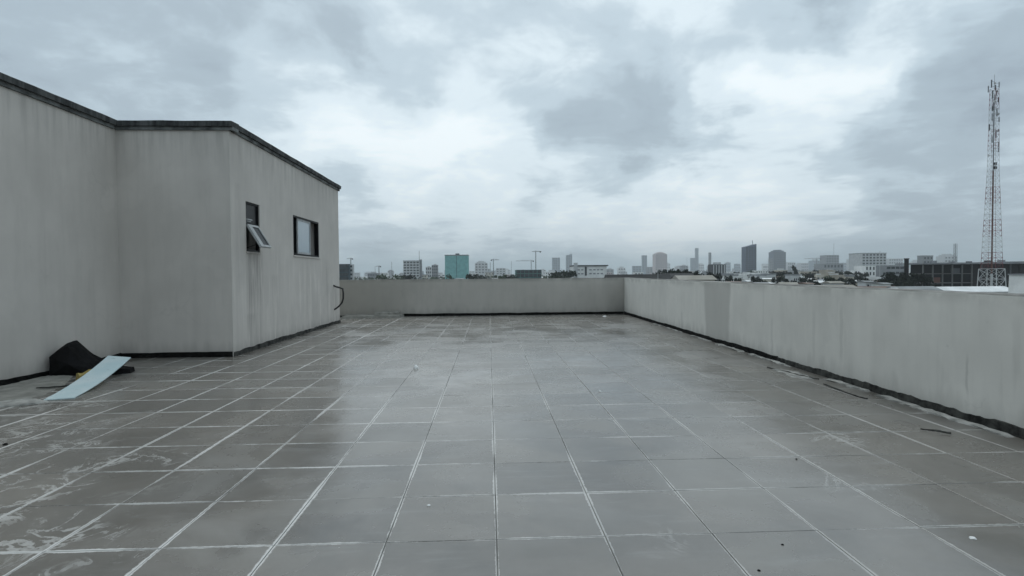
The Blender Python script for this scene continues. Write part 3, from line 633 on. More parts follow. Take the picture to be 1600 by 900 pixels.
# ------------------------------------------------------------------ the city beyond
def horizon(px): return 434.9 - px*12.2/1600
WINM = MB().box(-.5, .5, -.5, .5, -.5, .5).mesh('window', 'window')
def tower(label, px0, px1, ytop, D, m, depth=None, cols=0, rows=0, top=None, name='tower_block', cat='tower block', ww=.55, wh=.5, zlow=None, winmesh=None, rz=0.0, group=None, ledge=False, glassm=None):
    if D >= 1245: D *= 1.7
    p0 = at(px0, ytop, D); p1 = at(px1, ytop, D); z1 = (p0.z+p1.z)/2; W_ = p1.x-p0.x; dep = depth or W_*.8; cx = (p0.x+p1.x)/2
    o = thing(name, label, cat, (cx, D+dep/2, GZ), rz, group); Ht = z1-GZ
    MB().box(-W_/2, W_/2, -dep/2, dep/2, 0, Ht).build('wall', m, o)
    if cols and rows:
        zl = zlow if zlow is not None else max(0, Ht*.25); cw = W_/cols; ch = (Ht-zl)/rows
        for i in range(cols):
            for j in range(rows):
                w_ = link('window', winmesh or WINM, o); w_.location = (-W_/2+cw*(i+.5), -dep/2, zl+ch*(j+.5)); w_.scale = (cw*ww, .3, ch*wh)
    if ledge:
        mb = MB(); ch = (Ht-8)/max(rows, 6)
        for j in range(max(rows, 6)+1): mb.box(-W_/2-.4, W_/2+.4, -dep/2-.4, dep/2+.4, 8+ch*j-.2, 8+ch*j+.25)
        mb.build('floor_slab', m, o)
    if top == 'parapet': MB().box(-W_/2-.3, W_/2+.3, -dep/2-.3, dep/2+.3, Ht+.01, Ht+1.0).build('roof', 'grey', o)
    if top == 'plant': MB().box(-W_*.2, W_*.25, -dep*.2, dep*.3, Ht+.01, Ht+W_*.15).build('plant_room', 'pale_grey', o)
    if top == 'slope':
        MB().poly([(-W_/2,-dep/2,Ht),(W_/2,-dep/2,Ht),(W_/2,dep/2,Ht),(-W_/2,dep/2,Ht),(-W_/2,-dep/2,Ht+.2),(W_/2,-dep/2,Ht+W_*.28),(W_/2,dep/2,Ht+W_*.28),(-W_/2,dep/2,Ht+.2)],[(0,1,5,4),(1,2,6,5),(2,3,7,6),(3,0,4,7),(4,5,6,7)]).build('roof', m, o)
        MB().bar((W_*.33, 0, Ht), (W_*.33, 0, Ht+W_*.62), W_*.03).build('mast', 'grey', o)
    if top == 'crown':
        mb = MB(); mb.box(-W_*.38, W_*.38, -dep*.38, dep*.38, Ht+.01, Ht+W_*.10); mb.box(-W_*.24, W_*.24, -dep*.24, dep*.24, Ht+W_*.10, Ht+W_*.17); mb.build('crown', m, o)
    if top == 'mast': MB().bar((W_*.35, 0, Ht), (W_*.35, 0, Ht+W_*.9), W_*.012).build('mast', 'grey', o)
    return o
T = tower
T('dark teal glass block at the left end of the skyline beside the building corner', 530, 544.5, 412.5, 420, 'dark_teal', cols=3, rows=5, ww=.9, wh=.75)
T('pale unfinished block with a crane above it, right of the dark teal block', 544.7, 552, 413, 430, 'pale_grey', cols=1, rows=5, ww=.5)
T('grey glass office slab between the building corner and the teal block', 630, 655, 408, 900, 'pale_grey', cols=5, rows=6, ww=.7, wh=.55, top='parapet')
T('narrow grey stair core joined to the right side of the grey glass slab', 655.5, 659, 405.5, 905, 'grey', top='mast')
T('pale stepped apartment block just left of the teal block', 665, 674, 417, 1000, 'pale_grey', cols=3, rows=3, top='plant')
T('low grey apartment block with a small tower, left of the teal block', 674.5, 684, 414, 1050, 'grey', cols=3, rows=4, top='plant')
tb = T('broad bright teal clad block, the most colourful in the skyline', 695, 731.5, 399.5, 700, 'teal', depth=26, name='teal_block', cat='building')
Wb = at(731.5, 400, 700).x-at(695, 400, 700).x; Hb = at(713, 399.5, 700).z-GZ
for i in range(6):
    for j in range(5):
        pn = MB().box(-Wb/2+Wb*i/6+.12, -Wb/2+Wb*(i+1)/6-.12, -13.25, -13.01, Hb*.3+Hb*.7*j/5+.12, Hb*.3+Hb*.7*(j+1)/5-.12).build('panel', 'teal', tb)
MB().box(-.25, .25, -13.4, -13.255, Hb*.25, Hb).build('joint_strip', 'dark_teal', tb)
MB().box(-Wb/2-.2, Wb/2+.2, -13.5, 13.2, Hb+.02, Hb+1.2).build('roof', 'grey', tb)
MB().box(-2, 3, -4, 3, Hb+1.22, Hb+3.2).build('plant_room', 'dark_grey', tb)
T('hazy grey gabled block right of the teal block', 742, 762, 411, 1300, 'pale_grey', cols=4, rows=4, top='crown')
T('low hazy block between the gabled block and the middle crane', 775, 790, 419, 1400, 'pale_grey', cols=3, rows=3)
T('low dark green glass hall in front of the tall middle crane', 806.5, 846, 421.5, 480, 'green_glass', cols=6, rows=3, ww=.85, wh=.8, zlow=6, depth=22, name='glass_hall', cat='building')
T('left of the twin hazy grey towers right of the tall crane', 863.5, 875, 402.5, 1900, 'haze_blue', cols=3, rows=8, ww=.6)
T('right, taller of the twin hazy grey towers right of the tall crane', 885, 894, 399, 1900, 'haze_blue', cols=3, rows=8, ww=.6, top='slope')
wb = T('white low block with a dark flat roof edge left of the far parapet corner', 897, 948, 416, 380, 'white', cols=0, rows=0, depth=20, name='white_block', cat='building')
Ww = at(948, 416, 380).x-at(897, 416, 380).x; Hw = at(922, 416, 380).z-GZ
MB().box(-Ww/2-.3, Ww/2+1.0, -10.6, 10.3, Hw+.01, Hw+.85).build('roof', 'dark_grey', wb)
MB().box(-4.0, -2.6, -10.25, -9.9, Hw-6.5, Hw-.3).build('window', 'dark_grey', wb)
for i, x0 in enumerate((-9, -6.6, -.8, 2, 4.6, 7.2)): MB().box(x0, x0+1.6, -10.2, -9.9, Hw-2.9, Hw-2.1).build('window', 'grey', wb)
for i, x0 in enumerate((-9, -6.6, -.8, 2, 4.6, 7.2)): MB().box(x0, x0+1.6, -10.2, -9.9, Hw-5.6, Hw-4.8).build('window', 'grey', wb)
MB().box(-Ww/2-.2, -Ww/2+2.4, -10.8, -9, 0, Hw+2.5).build('stair_tower', 'pale_grey', wb)
T('slim pale grey tower above the dark roofs near the far parapet corner', 1004, 1011, 399, 2000, 'haze_blue', cols=2, rows=8)
T('rosy white rounded tower right of the far parapet corner', 1024, 1042.5, 397, 1250, 'rose', cols=5, rows=8, ww=.45, wh=.4, top='crown')
T('hazy low block left of the two needle towers', 1061, 1071, 415, 1700, 'pale_grey', cols=3, rows=2)
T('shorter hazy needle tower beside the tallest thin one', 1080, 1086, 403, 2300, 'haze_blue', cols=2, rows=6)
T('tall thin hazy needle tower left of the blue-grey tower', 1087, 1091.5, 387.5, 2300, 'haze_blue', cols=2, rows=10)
T('thin grey tower standing alone between the needle towers and the dark block', 1108, 1111.5, 395, 1500, 'grey', cols=1, rows=10, top='crown')
T('dark grey block with pale vertical bays in front of the skyline', 1113, 1134, 413, 520, 'dark_grey', cols=5, rows=1, ww=.3, wh=.9, zlow=9, winmesh=MB().box(-.5,.5,-.5,.5,-.5,.5).mesh('window', 'pale_grey'), top='plant')
T('tall blue-grey office tower with a sloping top and a mast', 1165, 1182, 386, 1150, 'blue_grey', cols=4, rows=12, ww=.7, wh=.55, top='slope')
o = T('stepped grey glass tower right of the blue-grey tower', 1209, 1228, 393.5, 1350, 'blue_grey', cols=5, rows=8, ww=.75, wh=.6, top='crown')
T('lower left shoulder block of the stepped grey glass tower', 1203, 1208.7, 404, 1345, 'grey', cols=2, rows=5)
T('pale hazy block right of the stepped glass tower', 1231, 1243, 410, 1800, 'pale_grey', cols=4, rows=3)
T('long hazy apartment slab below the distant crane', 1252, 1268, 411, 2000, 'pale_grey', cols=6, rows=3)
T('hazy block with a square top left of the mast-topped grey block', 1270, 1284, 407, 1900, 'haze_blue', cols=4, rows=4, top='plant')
T('grey block with a slim mast left of the white frame building', 1291, 1311, 398.5, 1250, 'grey', cols=5, rows=6, ww=.6, top='mast')
T('low wide teal-grey base block under the mast-topped grey block', 1287, 1318, 412, 1200, 'grey', cols=6, rows=2)
T('small hazy block just left of the white frame building', 1329, 1341, 405, 1700, 'pale_grey', cols=3, rows=4)
T('pale unfinished frame building with rows of dark openings', 1347, 1385, 396, 900, 'pale_grey', cols=7, rows=6, ww=.6, wh=.55, zlow=14, top='parapet')
T('hazy pale slab right of the unfinished frame building', 1389, 1411, 404, 1500, 'pale_grey', cols=6, rows=4)
T('low white building with dark column gaps in front of the frame building', 1352, 1384, 415, 480, 'white', cols=6, rows=2, ww=.4, wh=.6, zlow=8)
T('dark-topped block left of the long concrete frame building', 1443, 1458, 400, 900, 'grey', cols=3, rows=4, top='parapet')
T('hazy block peeping out between the dark-topped block and the lattice mast', 1432, 1442, 406, 1500, 'pale_grey', cols=3, rows=3)
T('hazy domed grey block below the thin lattice mast', 1476, 1496, 400, 1300, 'pale_grey', cols=4, rows=4, top='crown')
T('small white block behind the black tree clump on the right', 1421, 1442, 418, 520, 'white', cols=3, rows=1, ww=.3, wh=.3)
T('long grey office block with dark window bands behind the black tree clump', 1385, 1413, 414.5, 420, 'grey', cols=4, rows=2, ww=.8, wh=.45, zlow=9)
T('dark slab of buildings at the right edge behind the lattice tower', 1568, 1640, 408.5, 420, 'dark_grey', cols=8, rows=3, ww=.7, wh=.4)
# numerous small hazy blocks along the horizon
rr = random.Random(31); far = []
marks = [(538, 'the dark teal block'), (643, 'the grey glass slab'), (713, 'the bright teal block'), (752, 'the gabled block'), (838, 'the tall middle crane'), (880, 'the twin towers'), (922, 'the white low block'), (1008, 'the slim pale tower'), (1033, 'the rosy white tower'),
         (1088, 'the needle towers'), (1123, 'the dark grey block'), (1173, 'the blue-grey tower'), (1217, 'the stepped glass tower'), (1301, 'the mast-topped block'), (1366, 'the unfinished frame building'), (1416, 'the black chimney'), (1486, 'the thin lattice mast'), (1550, 'the red lattice tower')]
PEND = []
def nearmark(px):
    m_ = min(marks, key=lambda q: abs(q[0]-px)); d = px-m_[0]
    return ('below ' if abs(d) < 7 else ('left of ' if d < 0 else 'right of ')) + m_[1]
px = 556
while px < 1530:
    w = rr.uniform(5, 15); top = horizon(px) - rr.uniform(4, 12)*(1 if px > 940 else .8)
    c_ = rr.choice(['pale_grey', 'grey', 'haze_blue', 'white']); D = rr.uniform(1500, 2600)
    wd = {'pale_grey': 'pale grey', 'grey': 'grey', 'haze_blue': 'bluish', 'white': 'whitish'}[c_]
    o = T('x', px, px+w, top, D, c_, depth=20, cols=rr.randint(2, 4), rows=rr.randint(2, 3), top=rr.choice([None, 'plant', 'crown']), name='hazy_block', cat='building', group='small hazy blocks on the horizon')
    PEND.append((o, px+w/2, f'{wd} hazy {"wide" if w > 10 else "narrow"} horizon block {nearmark(px+w/2)}'))
    px += w + rr.uniform(1, 14)

def crane(label, px, ytop, ybase, D, jl, jr, col='grey', dy=0):
    p = at(px, ytop, D); o = thing('tower_crane', label, 'crane', (p.x, D, GZ)); Hh = p.z-GZ; s = D/851
    mb = MB(); r = s*.45
    for sx in (-1, 1):
        for sy in (-1, 1): mb.bar((sx*r, sy*r, 0), (sx*r, sy*r, Hh), s*.16)
    z = Hh*.2; k = 1
    while z < Hh-2*r: mb.bar((-r*k, -r, z), (r*k, -r, z+3*r), s*.10); mb.bar((r*k, r, z), (-r*k, r, z+3*r), s*.10); z += 3*r; k = -k
    mb.build('mast', col, o)
    MB().bar((0, 0, Hh), (jl*s, 0, Hh+dy*s), s*.30).build('jib', col, o); MB().bar((0, 0, Hh), (jr*s, 0, Hh+.2*s), s*.35).build('counter_jib', col, o)
    a = MB(); a.bar((0, 0, Hh), (0, 0, Hh+1.6*s), s*.25); a.bar((0, 0, Hh+1.6*s), (jl*s*.7, 0, Hh+.3*s), s*.08); a.bar((0, 0, Hh+1.6*s), (jr*s*.8, 0, Hh+.3*s), s*.08); a.build('apex', col, o)
    MB().box(jr*s*.8-s, jr*s*.8+s, -s*.6, s*.6, Hh-1.6*s, Hh-.1*s).build('counterweight', 'dark_grey', o); return o
rr = random.Random(63)
for i in range(46):
    px = 1128 + (1408-1128)*((i*0.618034) % 1); w = rr.uniform(8, 24); D = rr.uniform(330, 820); top = rr.uniform(421, 430) if D > 520 else rr.uniform(426, 433)
    c_ = rr.choice(['pale_grey', 'white', 'white', 'cream', 'white', 'tan']); wd = {'pale_grey': 'pale grey', 'white': 'white', 'cream': 'cream', 'tan': 'tan'}[c_]
    o = T('x', px, px+w, top, D, c_, depth=10, cols=rr.randint(2, 5), rows=1, zlow=4, ww=.45, wh=.3, top=rr.choice([None, 'parapet', 'plant']), name='flat_roofed_house', cat='house', rz=rr.uniform(-.3, .3), group='flat-roofed houses among the trees')
    PEND.append((o, px+w/2, f'{wd} flat-roofed {"wide" if w > 16 else "narrow"} house {nearmark(px+w/2)}'))
px = 1040
while px < 1440:
    w = rr.uniform(6, 16); top = horizon(px) - rr.uniform(7, 17); c_ = rr.choice(['haze_blue', 'pale_grey', 'white', 'haze_blue'])
    wd = {'pale_grey': 'pale grey', 'haze_blue': 'bluish', 'white': 'whitish'}[c_]
    o = T('x', px, px+w, top, 2300, c_, depth=20, cols=3, rows=3, top=rr.choice([None, 'plant', 'crown', 'mast']), name='faint_block', cat='building', group='faintest far blocks on the horizon')
    PEND.append((o, px+w/2, f'{wd} very faint {"wide" if w > 11 else "slim"} far block {nearmark(px+w/2)}')); px += w + rr.uniform(2, 16)
rr = random.Random(59); px = 552
while px < 1535:
    w = rr.uniform(7, 20); D = rr.uniform(900, 1400); top = horizon(px) - rr.uniform(-.5, 4.5); c_ = rr.choice(['pale_grey', 'white', 'cream', 'grey', 'rose'])
    wd = {'pale_grey': 'pale grey', 'grey': 'grey', 'white': 'white', 'cream': 'cream', 'rose': 'pinkish'}[c_]
    o = T('x', px, px+w, top, D, c_, depth=14, cols=rr.randint(3, 6), rows=2, zlow=4, ww=.5, wh=.35, top=rr.choice([None, 'parapet', 'plant']), name='low_block', cat='building', group='low mid-distance blocks under the skyline')
    PEND.append((o, px+w/2, f'{wd} low {"long" if w > 13 else "short"} block {nearmark(px+w/2)}'))
    px += w + rr.uniform(3, 16)
crane('small crane above the pale unfinished block at the left end of the skyline', 548, 404, 0, 450, -6, 3)
crane('thin crane above the low roofs left of the grey glass slab', 592, 416, 0, 700, -5, 3)
crane('tower crane with its jib to the right, right of the teal block', 771, 406, 0, 650, 9, -4, 'dark_grey')
crane('tallest middle tower crane with a short level jib', 837, 393, 0, 500, -6, 9, 'dark_grey')
crane('lower crane with a long level jib left of the tallest middle crane', 830, 407.5, 0, 560, -24, 4, 'grey')
crane('distant crane with a long jib above the hazy apartment slab', 1276, 404, 0, 1700, -20, 8)
def pole(label, px, y0, D, r=.3, name='mast', cat='mast', m='grey'):
    p = at(px, y0, D); o = MB().bar((0, 0, 0), (0, 0, p.z-GZ), r*D/851, 6).build(name, m); o.location = (p.x, D, GZ); return tag(o, label, cat)
pole('thin grey mast above the low roofs between the dark teal block and the glass slab', 612, 409, 900)
pole('thinnest mast just left of the thin crane on the left skyline', 586, 416, 900, .25)
pole('slim mast standing on the grey glass slab stair core', 655, 392, 960, .35)
pole('short dark mast left of the crane right of the teal block', 766, 410, 800, .4)
pole('white post in front of the rosy white tower', 1028, 398, 150, .35, 'white_post', 'post', 'pale_grey')
pole('thin mast between the lower crane and the tallest crane', 799, 408, 800, .25)
pole('white post right of the black tree clump', 1375, 392, 220, .3, 'white_post', 'post', 'pale_grey')

# thin distant lattice mast
def lattice(root, w0, w1, z0, z1, nb, r, mats, legs=4, name='section'):
    segs = len(mats); zz = z0
    for s_ in range(segs):
        mb = MB(); za = z0+(z1-z0)*s_/segs; zb = z0+(z1-z0)*(s_+1)/segs; n_ = max(1, nb//segs)
        wd = lambda z: (w0+(w1-w0)*(z-z0)/(z1-z0))/2
        cs = [(-1,-1),(1,-1),(1,1),(-1,1)]
        for c in cs: mb.bar((c[0]*wd(za), c[1]*wd(za), za), (c[0]*wd(zb), c[1]*wd(zb), zb), r*1.3)
        for k in range(n_):
            a = za+(zb-za)*k/n_; b = za+(zb-za)*(k+1)/n_
            for i in range(4):
                p, q = cs[i], cs[(i+1) % 4]
                mb.bar((p[0]*wd(a), p[1]*wd(a), a), (q[0]*wd(b), q[1]*wd(b), b), r*.7, 3); mb.bar((q[0]*wd(a), q[1]*wd(a), a), (p[0]*wd(b), p[1]*wd(b), b), r*.7, 3)
                mb.bar((p[0]*wd(b), p[1]*wd(b), b), (q[0]*wd(b), q[1]*wd(b), b), r*.8, 3)
        mb.build(name, mats[s_], root)
p = at(1493, 381, 900); o = thing('lattice_mast', 'thin grey lattice mast far off, left of the big red and white tower', 'mast', (p.x, 900, GZ))
lattice(o, 4.2, 3.2, 0, p.z-GZ, 12, .22, ['grey'])
# the big communication tower
DT = 165.0; p = at(1554, 124, DT); zb_ = at(1551, 420, DT).z; PX = DT/851
tw = thing('communication_tower', 'tall tapering red and white lattice communication tower at the right', 'tower', (p.x, DT, GZ), .35)
Ht = p.z-GZ; H0 = zb_-GZ; wS = 24*PX
lattice(tw, 35*PX*.85, 28*PX*.85, 0, H0, 4, .11, ['pale_grey'], name='base_section')
H1 = H0 + (Ht-H0)*.52
lattice(tw, wS*.85, 13*PX*.85, H0+.01, H1, 18, .045, ['red', 'pale_grey', 'red', 'pale_grey', 'red', 'pale_grey'])
lattice(tw, 13*PX*.85, 10*PX*.85, H1+.01, Ht-3, 16, .036, ['pale_grey', 'red', 'pale_grey', 'red'])
ld = MB(); ld.box(-.22, .22, -.12, .12, H0-1.5, H1); ld.build('cable_ladder', 'rust', tw)
ld = MB(); ld.box(-.17, .13, -.10, .10, H1+.01, Ht-6); ld.build('cable_ladder', 'grey', tw)
MB().bar((0, 0, Ht-3), (0, 0, Ht+1.5), .05).build('lightning_rod', 'grey', tw)
MB().bar((0, 0, 0), (0, 0, H0-1.5), .30, 8).build('pole', 'pale_grey', tw)
rr = random.Random(8)
for i in range(26):
    f = [.60, .63, .66, .68, .715, .73, .75, .77, .79, .80, .82, .83, .845, .86, .87, .88, .895, .905, .915, .93, .94, .95, .96, .97, .975, .985][i]
    z = H0+(Ht-H0)*f; s_ = 1 if i % 3 else -1; a = rr.uniform(-.6, .6) + (0 if s_ > 0 else PI); r_ = 1.0+rr.uniform(0, .8)
    c = Vector((math.cos(a)*r_, math.sin(a)*r_, z)); mb = MB()
    if i % 5 == 0:
        mb.bar(c, c+Vector((.25, -.2, 0)), .42, 10, .30)
        mb.bar(c, (0, 0, z), .05); mb.build('dish', 'pale_grey', tw)
    else:
        hh = rr.uniform(.7, 1.3); mb.box(c.x-.14, c.x+.14, c.y-.10, c.y+.10, z-hh, z+hh)
        mb.bar((c.x, c.y, z-hh*.6), (0, 0, z-hh*.6), .04); mb.bar((c.x, c.y, z+hh*.6), (0, 0, z+hh*.6), .04); mb.build('antenna', 'grey' if i % 2 else 'dark_grey', tw)
for f in (.535, .555):
    z = H0+(Ht-H0)*f; MB().box(-.1, .55, -.7, -.1, z-.45, z+.45).build('equipment_box', 'black', tw)

# long unfinished concrete frame building
D = 262; z1 = at(1500, 411, D).z; xa = at(1443, 411, D).x; xb = at(1640, 411, D).x
fb = thing('concrete_frame_building', 'long dark unfinished concrete frame building behind the lattice tower', 'building', (xa, D, GZ))
Hf = z1-GZ; Lf = xb-xa; st_ = 4.6
MB().box(-.8, Lf, -1.2, 18, Hf-.5, Hf+.25).build('roof_slab', 'grey', fb)
for lv in range(3):
    MB().box(0, Lf*5.02/13, -.3, 17, Hf-.5-st_*(lv+1)-.35, Hf-.5-st_*(lv+1)).build('floor_slab', 'concrete', fb)
    MB().box(Lf*5.02/13+.01, Lf, .3, 17, Hf-.5-st_*(lv+1)-.35, Hf-.5-st_*(lv+1)).build('floor_slab', 'black', fb)
nx = 13
for lv in range(3):
    for i in range(nx+1):
        x = Lf*i/nx; MB().box(x-.25, x+.25, .0, .5, Hf-.5-st_*(lv+1)+.001, Hf-.501-st_*lv).build('column', 'concrete' if i < 6 else ('dark_grey' if i % 3 == 0 else 'black'), fb)
rr = random.Random(17)
for lv in range(3):
    for i in range(nx):
        x = Lf*i/nx
        if i > 4 or rr.random() < .45:
            MB().box(x+.26, x+Lf/nx-.26, 1.2, 1.5, Hf-.5-st_*(lv+1)+.01, Hf-.51-st_*lv - (0 if i > 4 else rr.uniform(.8, 2.4))).build('infill_wall', 'black' if i > 4 else rr.choice(['concrete', 'rust', 'dark_grey']), fb)
MB().box(0, Lf, 8, 8.3, 0, Hf-.6).build('back_wall', 'black', fb)
for i, x in enumerate((6.5, 15.5, 24.5, 34, 41)): MB().box(x, x+rr.uniform(1, 2.6), 1, 3, Hf+.26, Hf+rr.uniform(.8, 1.5)).build('roof_box', rr.choice(['grey', 'dark_grey']), fb)

# low houses
def house(px, yr, wpx, roof, wall='white', zr=-4.0, rz=0.0, pitch=.22, long=1.0, mono=False, label=None, Dfix=None, name='house'):
    D = Dfix or (H-zr)*F_PX/max(1.5, yr-horizon(px)); p = at(px, yr, D); w = wpx*D/F_PX; d = max(6, w*long*.8)
    o = thing(name, label or 'x', 'house', (p.x, D+d/2, GZ), rz, None if label else 'low houses and sheds below the skyline'); Hr = p.z-GZ; he = Hr - min(2.8, w*.5*pitch)
    MB().box(-w/2, w/2, -d/2, d/2, 0, he).build('wall', wall, o)
    mb = MB(); e = .5; n_ = 10
    if mono:
        for i in range(n_):
            x0 = -w/2-e + (w+2*e)*i/n_; x1 = x0 + (w+2*e)/n_*.94
            mb.poly([(x0,-d/2-e,he+.02),(x1,-d/2-e,he+.02),(x1,d/2+e,Hr),(x0,d/2+e,Hr),(x0,-d/2-e,he+.2),(x1,-d/2-e,he+.2),(x1,d/2+e,Hr+.2),(x0,d/2+e,Hr+.2)],[(3,2,1,0),(4,5,6,7),(0,1,5,4),(1,2,6,5),(2,3,7,6),(3,0,4,7)])
        mb.box(-w/2, w/2, -d/2, d/2, he, he+.05)
    else:   # ridge along x: near slope faces the camera
        mb.poly([(-w/2-e,-d/2-e,he-.1),(w/2+e,-d/2-e,he-.1),(w/2+e,0,Hr),(-w/2-e,0,Hr),(-w/2-e,d/2+e,he-.1),(w/2+e,d/2+e,he-.1),
                 (-w/2-e,-d/2-e,he-.25),(w/2+e,-d/2-e,he-.25),(-w/2-e,d/2+e,he-.25),(w/2+e,d/2+e,he-.25)],
                [(0,1,2,3),(3,2,5,4),(6,7,1,0),(8,4,5,9),(0,3,4,8,6),(1,7,9,5,2),(6,8,9,7)])
    mb.build('roof', roof, o)
    nw = 3 if w > 8 else 2
    for i in range(nw):
        q = link('window', WINM, o); q.location = (-w/2+w*(i+.5)/nw, -d/2, he-1.9); q.scale = (w/nw*.4, .2, 1.3)
    if not label: PEND.append((o, px, f'{roof[5:].replace("_", " ")}-roofed {"long" if wpx > 24 else "small"} low house {nearmark(px)}'))
    return o
RW, RG, RR, RB, RP, RT = 'roof_white', 'roof_grey', 'roof_rust', 'roof_black', 'roof_pink', 'roof_tan'
house(576, 432.5, 20, RW, zr=-5); house(560, 433.5, 12, RG, zr=-5); house(597, 432.5, 16, RG, zr=-5); house(615, 432, 14, RW, zr=-5); house(632, 431.6, 12, RT)
house(650, 431.3, 42, RP, 'pink', zr=-4.5, label='house with a long faded pink roof left of the bright teal block'); house(672, 432.7, 12, RW)
house(688, 431.5, 12, RG); house(720, 431.2, 20, RW); house(701, 432.3, 10, RB, 'dark_grey'); house(742, 431.2, 24, RB, 'dark_grey'); house(760, 432, 14, RW); house(776, 432.5, 18, RW); house(794, 432.8, 14, RB, 'dark_grey'); house(855, 431, 16, RG)
house(955, 428.5, 30, RW); house(975, 428.8, 22, RG)
# the band of black roofs behind the far corner
house(1000, 428.6, 100, RB, 'black', Dfix=170, long=.3, label='long low black roof running behind the far right corner of the parapets')
house(1062, 427.0, 46, RB, 'black', Dfix=230, long=.4, label='dark low roof between the rosy white tower and the dark grey block')
house(1090, 430.2, 56, RT, 'tan', Dfix=150, long=.3, label='brownish flat sheet roof just over the right parapet near the far corner')
house(1128, 429, 18, RW); house(1124, 428, 26, 'roof_black', 'dark_grey', Dfix=430, label='dark shed in front of the dark grey block with pale bays')
for a in ((1140, 430, 16, RG), (1150, 431.5, 22, RW), (1164, 430.5, 22, RW), (1172, 434, 34, RW), (1186, 430, 18, RG), (1200, 429.5, 16, RW), (1206, 434.5, 30, RW), (1222, 430.5, 20, RW), (1228, 435.5, 24, RB), (1242, 431.5, 18, RW),
          (1250, 437, 26, RW), (1258, 429, 18, RW), (1268, 433, 24, RG), (1280, 430, 16, RW), (1288, 436.5, 26, RR), (1282, 440.5, 30, RW), (1302, 428.5, 26, RW), (1308, 434, 22, RW), (1326, 430.5, 26, RW), (1338, 434.5, 30, RW), (1352, 431, 20, RG), (1350, 438.5, 34, RW),
          (1372, 434, 24, RG), (1316, 439.5, 28, RG), (1386, 439, 26, RW), (1240, 442, 34, RT), (1200, 439.6, 30, RG), (1160, 438.3, 34, RT), (1395, 432, 16, RW)):
    house(*a, wall=random.choice(['white', 'cream', 'pale_grey', 'grey']), rz=random.uniform(-.25, .25), mono=random.random() < .35)
placed = [(o.location.x, o.location.y, 12) for o in bpy.data.objects if o.name.split('.')[0] == 'house']
rr = random.Random(91)
def scatter(n, xa, xb, ya, yb, wa, wb_):
    k = 0; tries = 0
    while k < n and tries < n*12:
        tries += 1; px = rr.uniform(xa, xb); yr = rr.uniform(ya, yb); w = rr.uniform(wa, wb_); zr = rr.uniform(-5.2, -2.0)
        if yr < horizon(px)+1.6: continue
        D = (H-zr)*F_PX/(yr-horizon(px)); x = at(px, yr, D).x; r = w*D/F_PX*.5+2
        if D > 1500 or any(math.hypot(x-a_, D-b_) < r+c_*.5 for a_, b_, c_ in placed): continue
        placed.append((x, D, 2*r)); k += 1
        house(px, yr, w, rr.choice([RW, RW, RW, RG, RG, RT, RR]), rr.choice(['white', 'white', 'cream', 'pale_grey', 'tan']), zr=zr, rz=rr.uniform(-.4, .4), mono=rr.random() < .4, pitch=rr.uniform(.12, .3))
scatter(75, 1128, 1405, 424, 442, 10, 26)
scatter(26, 552, 860, 430.5, 436, 8, 20)
scatter(10, 950, 1060, 426.5, 430, 8, 16)
house(1310, 445.6, 70, RT, 'tan', Dfix=120, long=.25, label='tan sheet roof just over the right parapet, left of the black tree clump')
house(1382, 447.6, 60, RR, 'tan', Dfix=125, long=.25, label='rusty brown roof in front of the black tree clump')
house(1395, 450.5, 42, RW, 'tan', Dfix=112, long=.22, label='small white sheet roof just over the right parapet below the black tree clump')
house(1440, 447.8, 70, RG, 'tan', Dfix=118, long=.25, label='grey flat roof between the black tree clump and the big white roof')
wr = house(1530, 448, 122, RW, 'white', Dfix=135, long=.45, pitch=.12, label='big white sheet roof at the foot of the red lattice tower')
p = at(1597, 430, 96); o = thing('white_gable', 'white leaning end wall cut off by the right edge of the photo', 'building', (p.x+1.2, 96, GZ))
hh = p.z-GZ
MB().poly([(-1.2,-3,0),(6,-3,0),(6,3,0),(-1.2,3,0),(-.7,-3,hh),(6,-3,hh),(6,3,hh),(-.7,3,hh)],[(0,1,5,4),(1,2,6,5),(2,3,7,6),(3,0,4,7),(4,5,6,7)]).build('wall', 'white', o)
MB().box(-.9, 6.1, -3.1, 3.1, hh+.01, hh+.25).build('roof', 'grey', o)
# black chimney column
p = at(1416.5, 405, 215); ch = thing('chimney', 'square black chimney rising out of the black tree clump', 'chimney', (p.x, 215, GZ))
MB().box(-.55, .55, -.55, .55, 0, p.z-GZ).build('shaft', 'black', ch); MB().box(-.68, .68, -.68, .68, p.z-GZ+.01, p.z-GZ+.35).build('cap', 'black', ch)

# ------------------------------------------------------------------ trees
def tree_proto(seed, m, hgt=1.0, wid=1.0, n=420):
    rr = random.Random(seed); root = thing('tree', 'x', 'tree')
    tr = MB(); tr.bar((0, 0, 0), (0, 0, hgt*.62), .035*hgt, 6, .018*hgt)
    for k in range(5):
        a = rr.uniform(0, 2*PI); tr.bar((0, 0, hgt*rr.uniform(.3, .5)), (math.cos(a)*wid*.3, math.sin(a)*wid*.3, hgt*rr.uniform(.6, .8)), .014*hgt, 4, .006*hgt)
    tr.build('trunk', 'bark', root)
    cl = [(rr.gauss(0, .22)*wid, rr.gauss(0, .22)*wid, hgt*rr.uniform(.42, .88), rr.uniform(.10, .2)) for _ in range(14)]
    mb = MB()
    for i in range(n):
        cx, cy, cz, cr_ = rr.choice(cl); u = Vector((rr.gauss(0, 1), rr.gauss(0, 1), rr.gauss(0, 1))).normalized()*(rr.random()**.4)
        c = Vector((cx, cy, cz)) + Vector((u.x*cr_*wid*1.2, u.y*cr_*wid*1.2, u.z*cr_*hgt*.8)); s = rr.uniform(.022, .05)*hgt
        a = Vector((rr.gauss(0, 1), rr.gauss(0, 1), rr.gauss(0, 1))).normalized()*s; b = a.orthogonal().normalized()*s
        mb.poly([c-a-b, c+a-b*.6, c+a+b, c-a*.7+b], [(0, 1, 2, 3)])
    mb.build('crown', m, root); return root
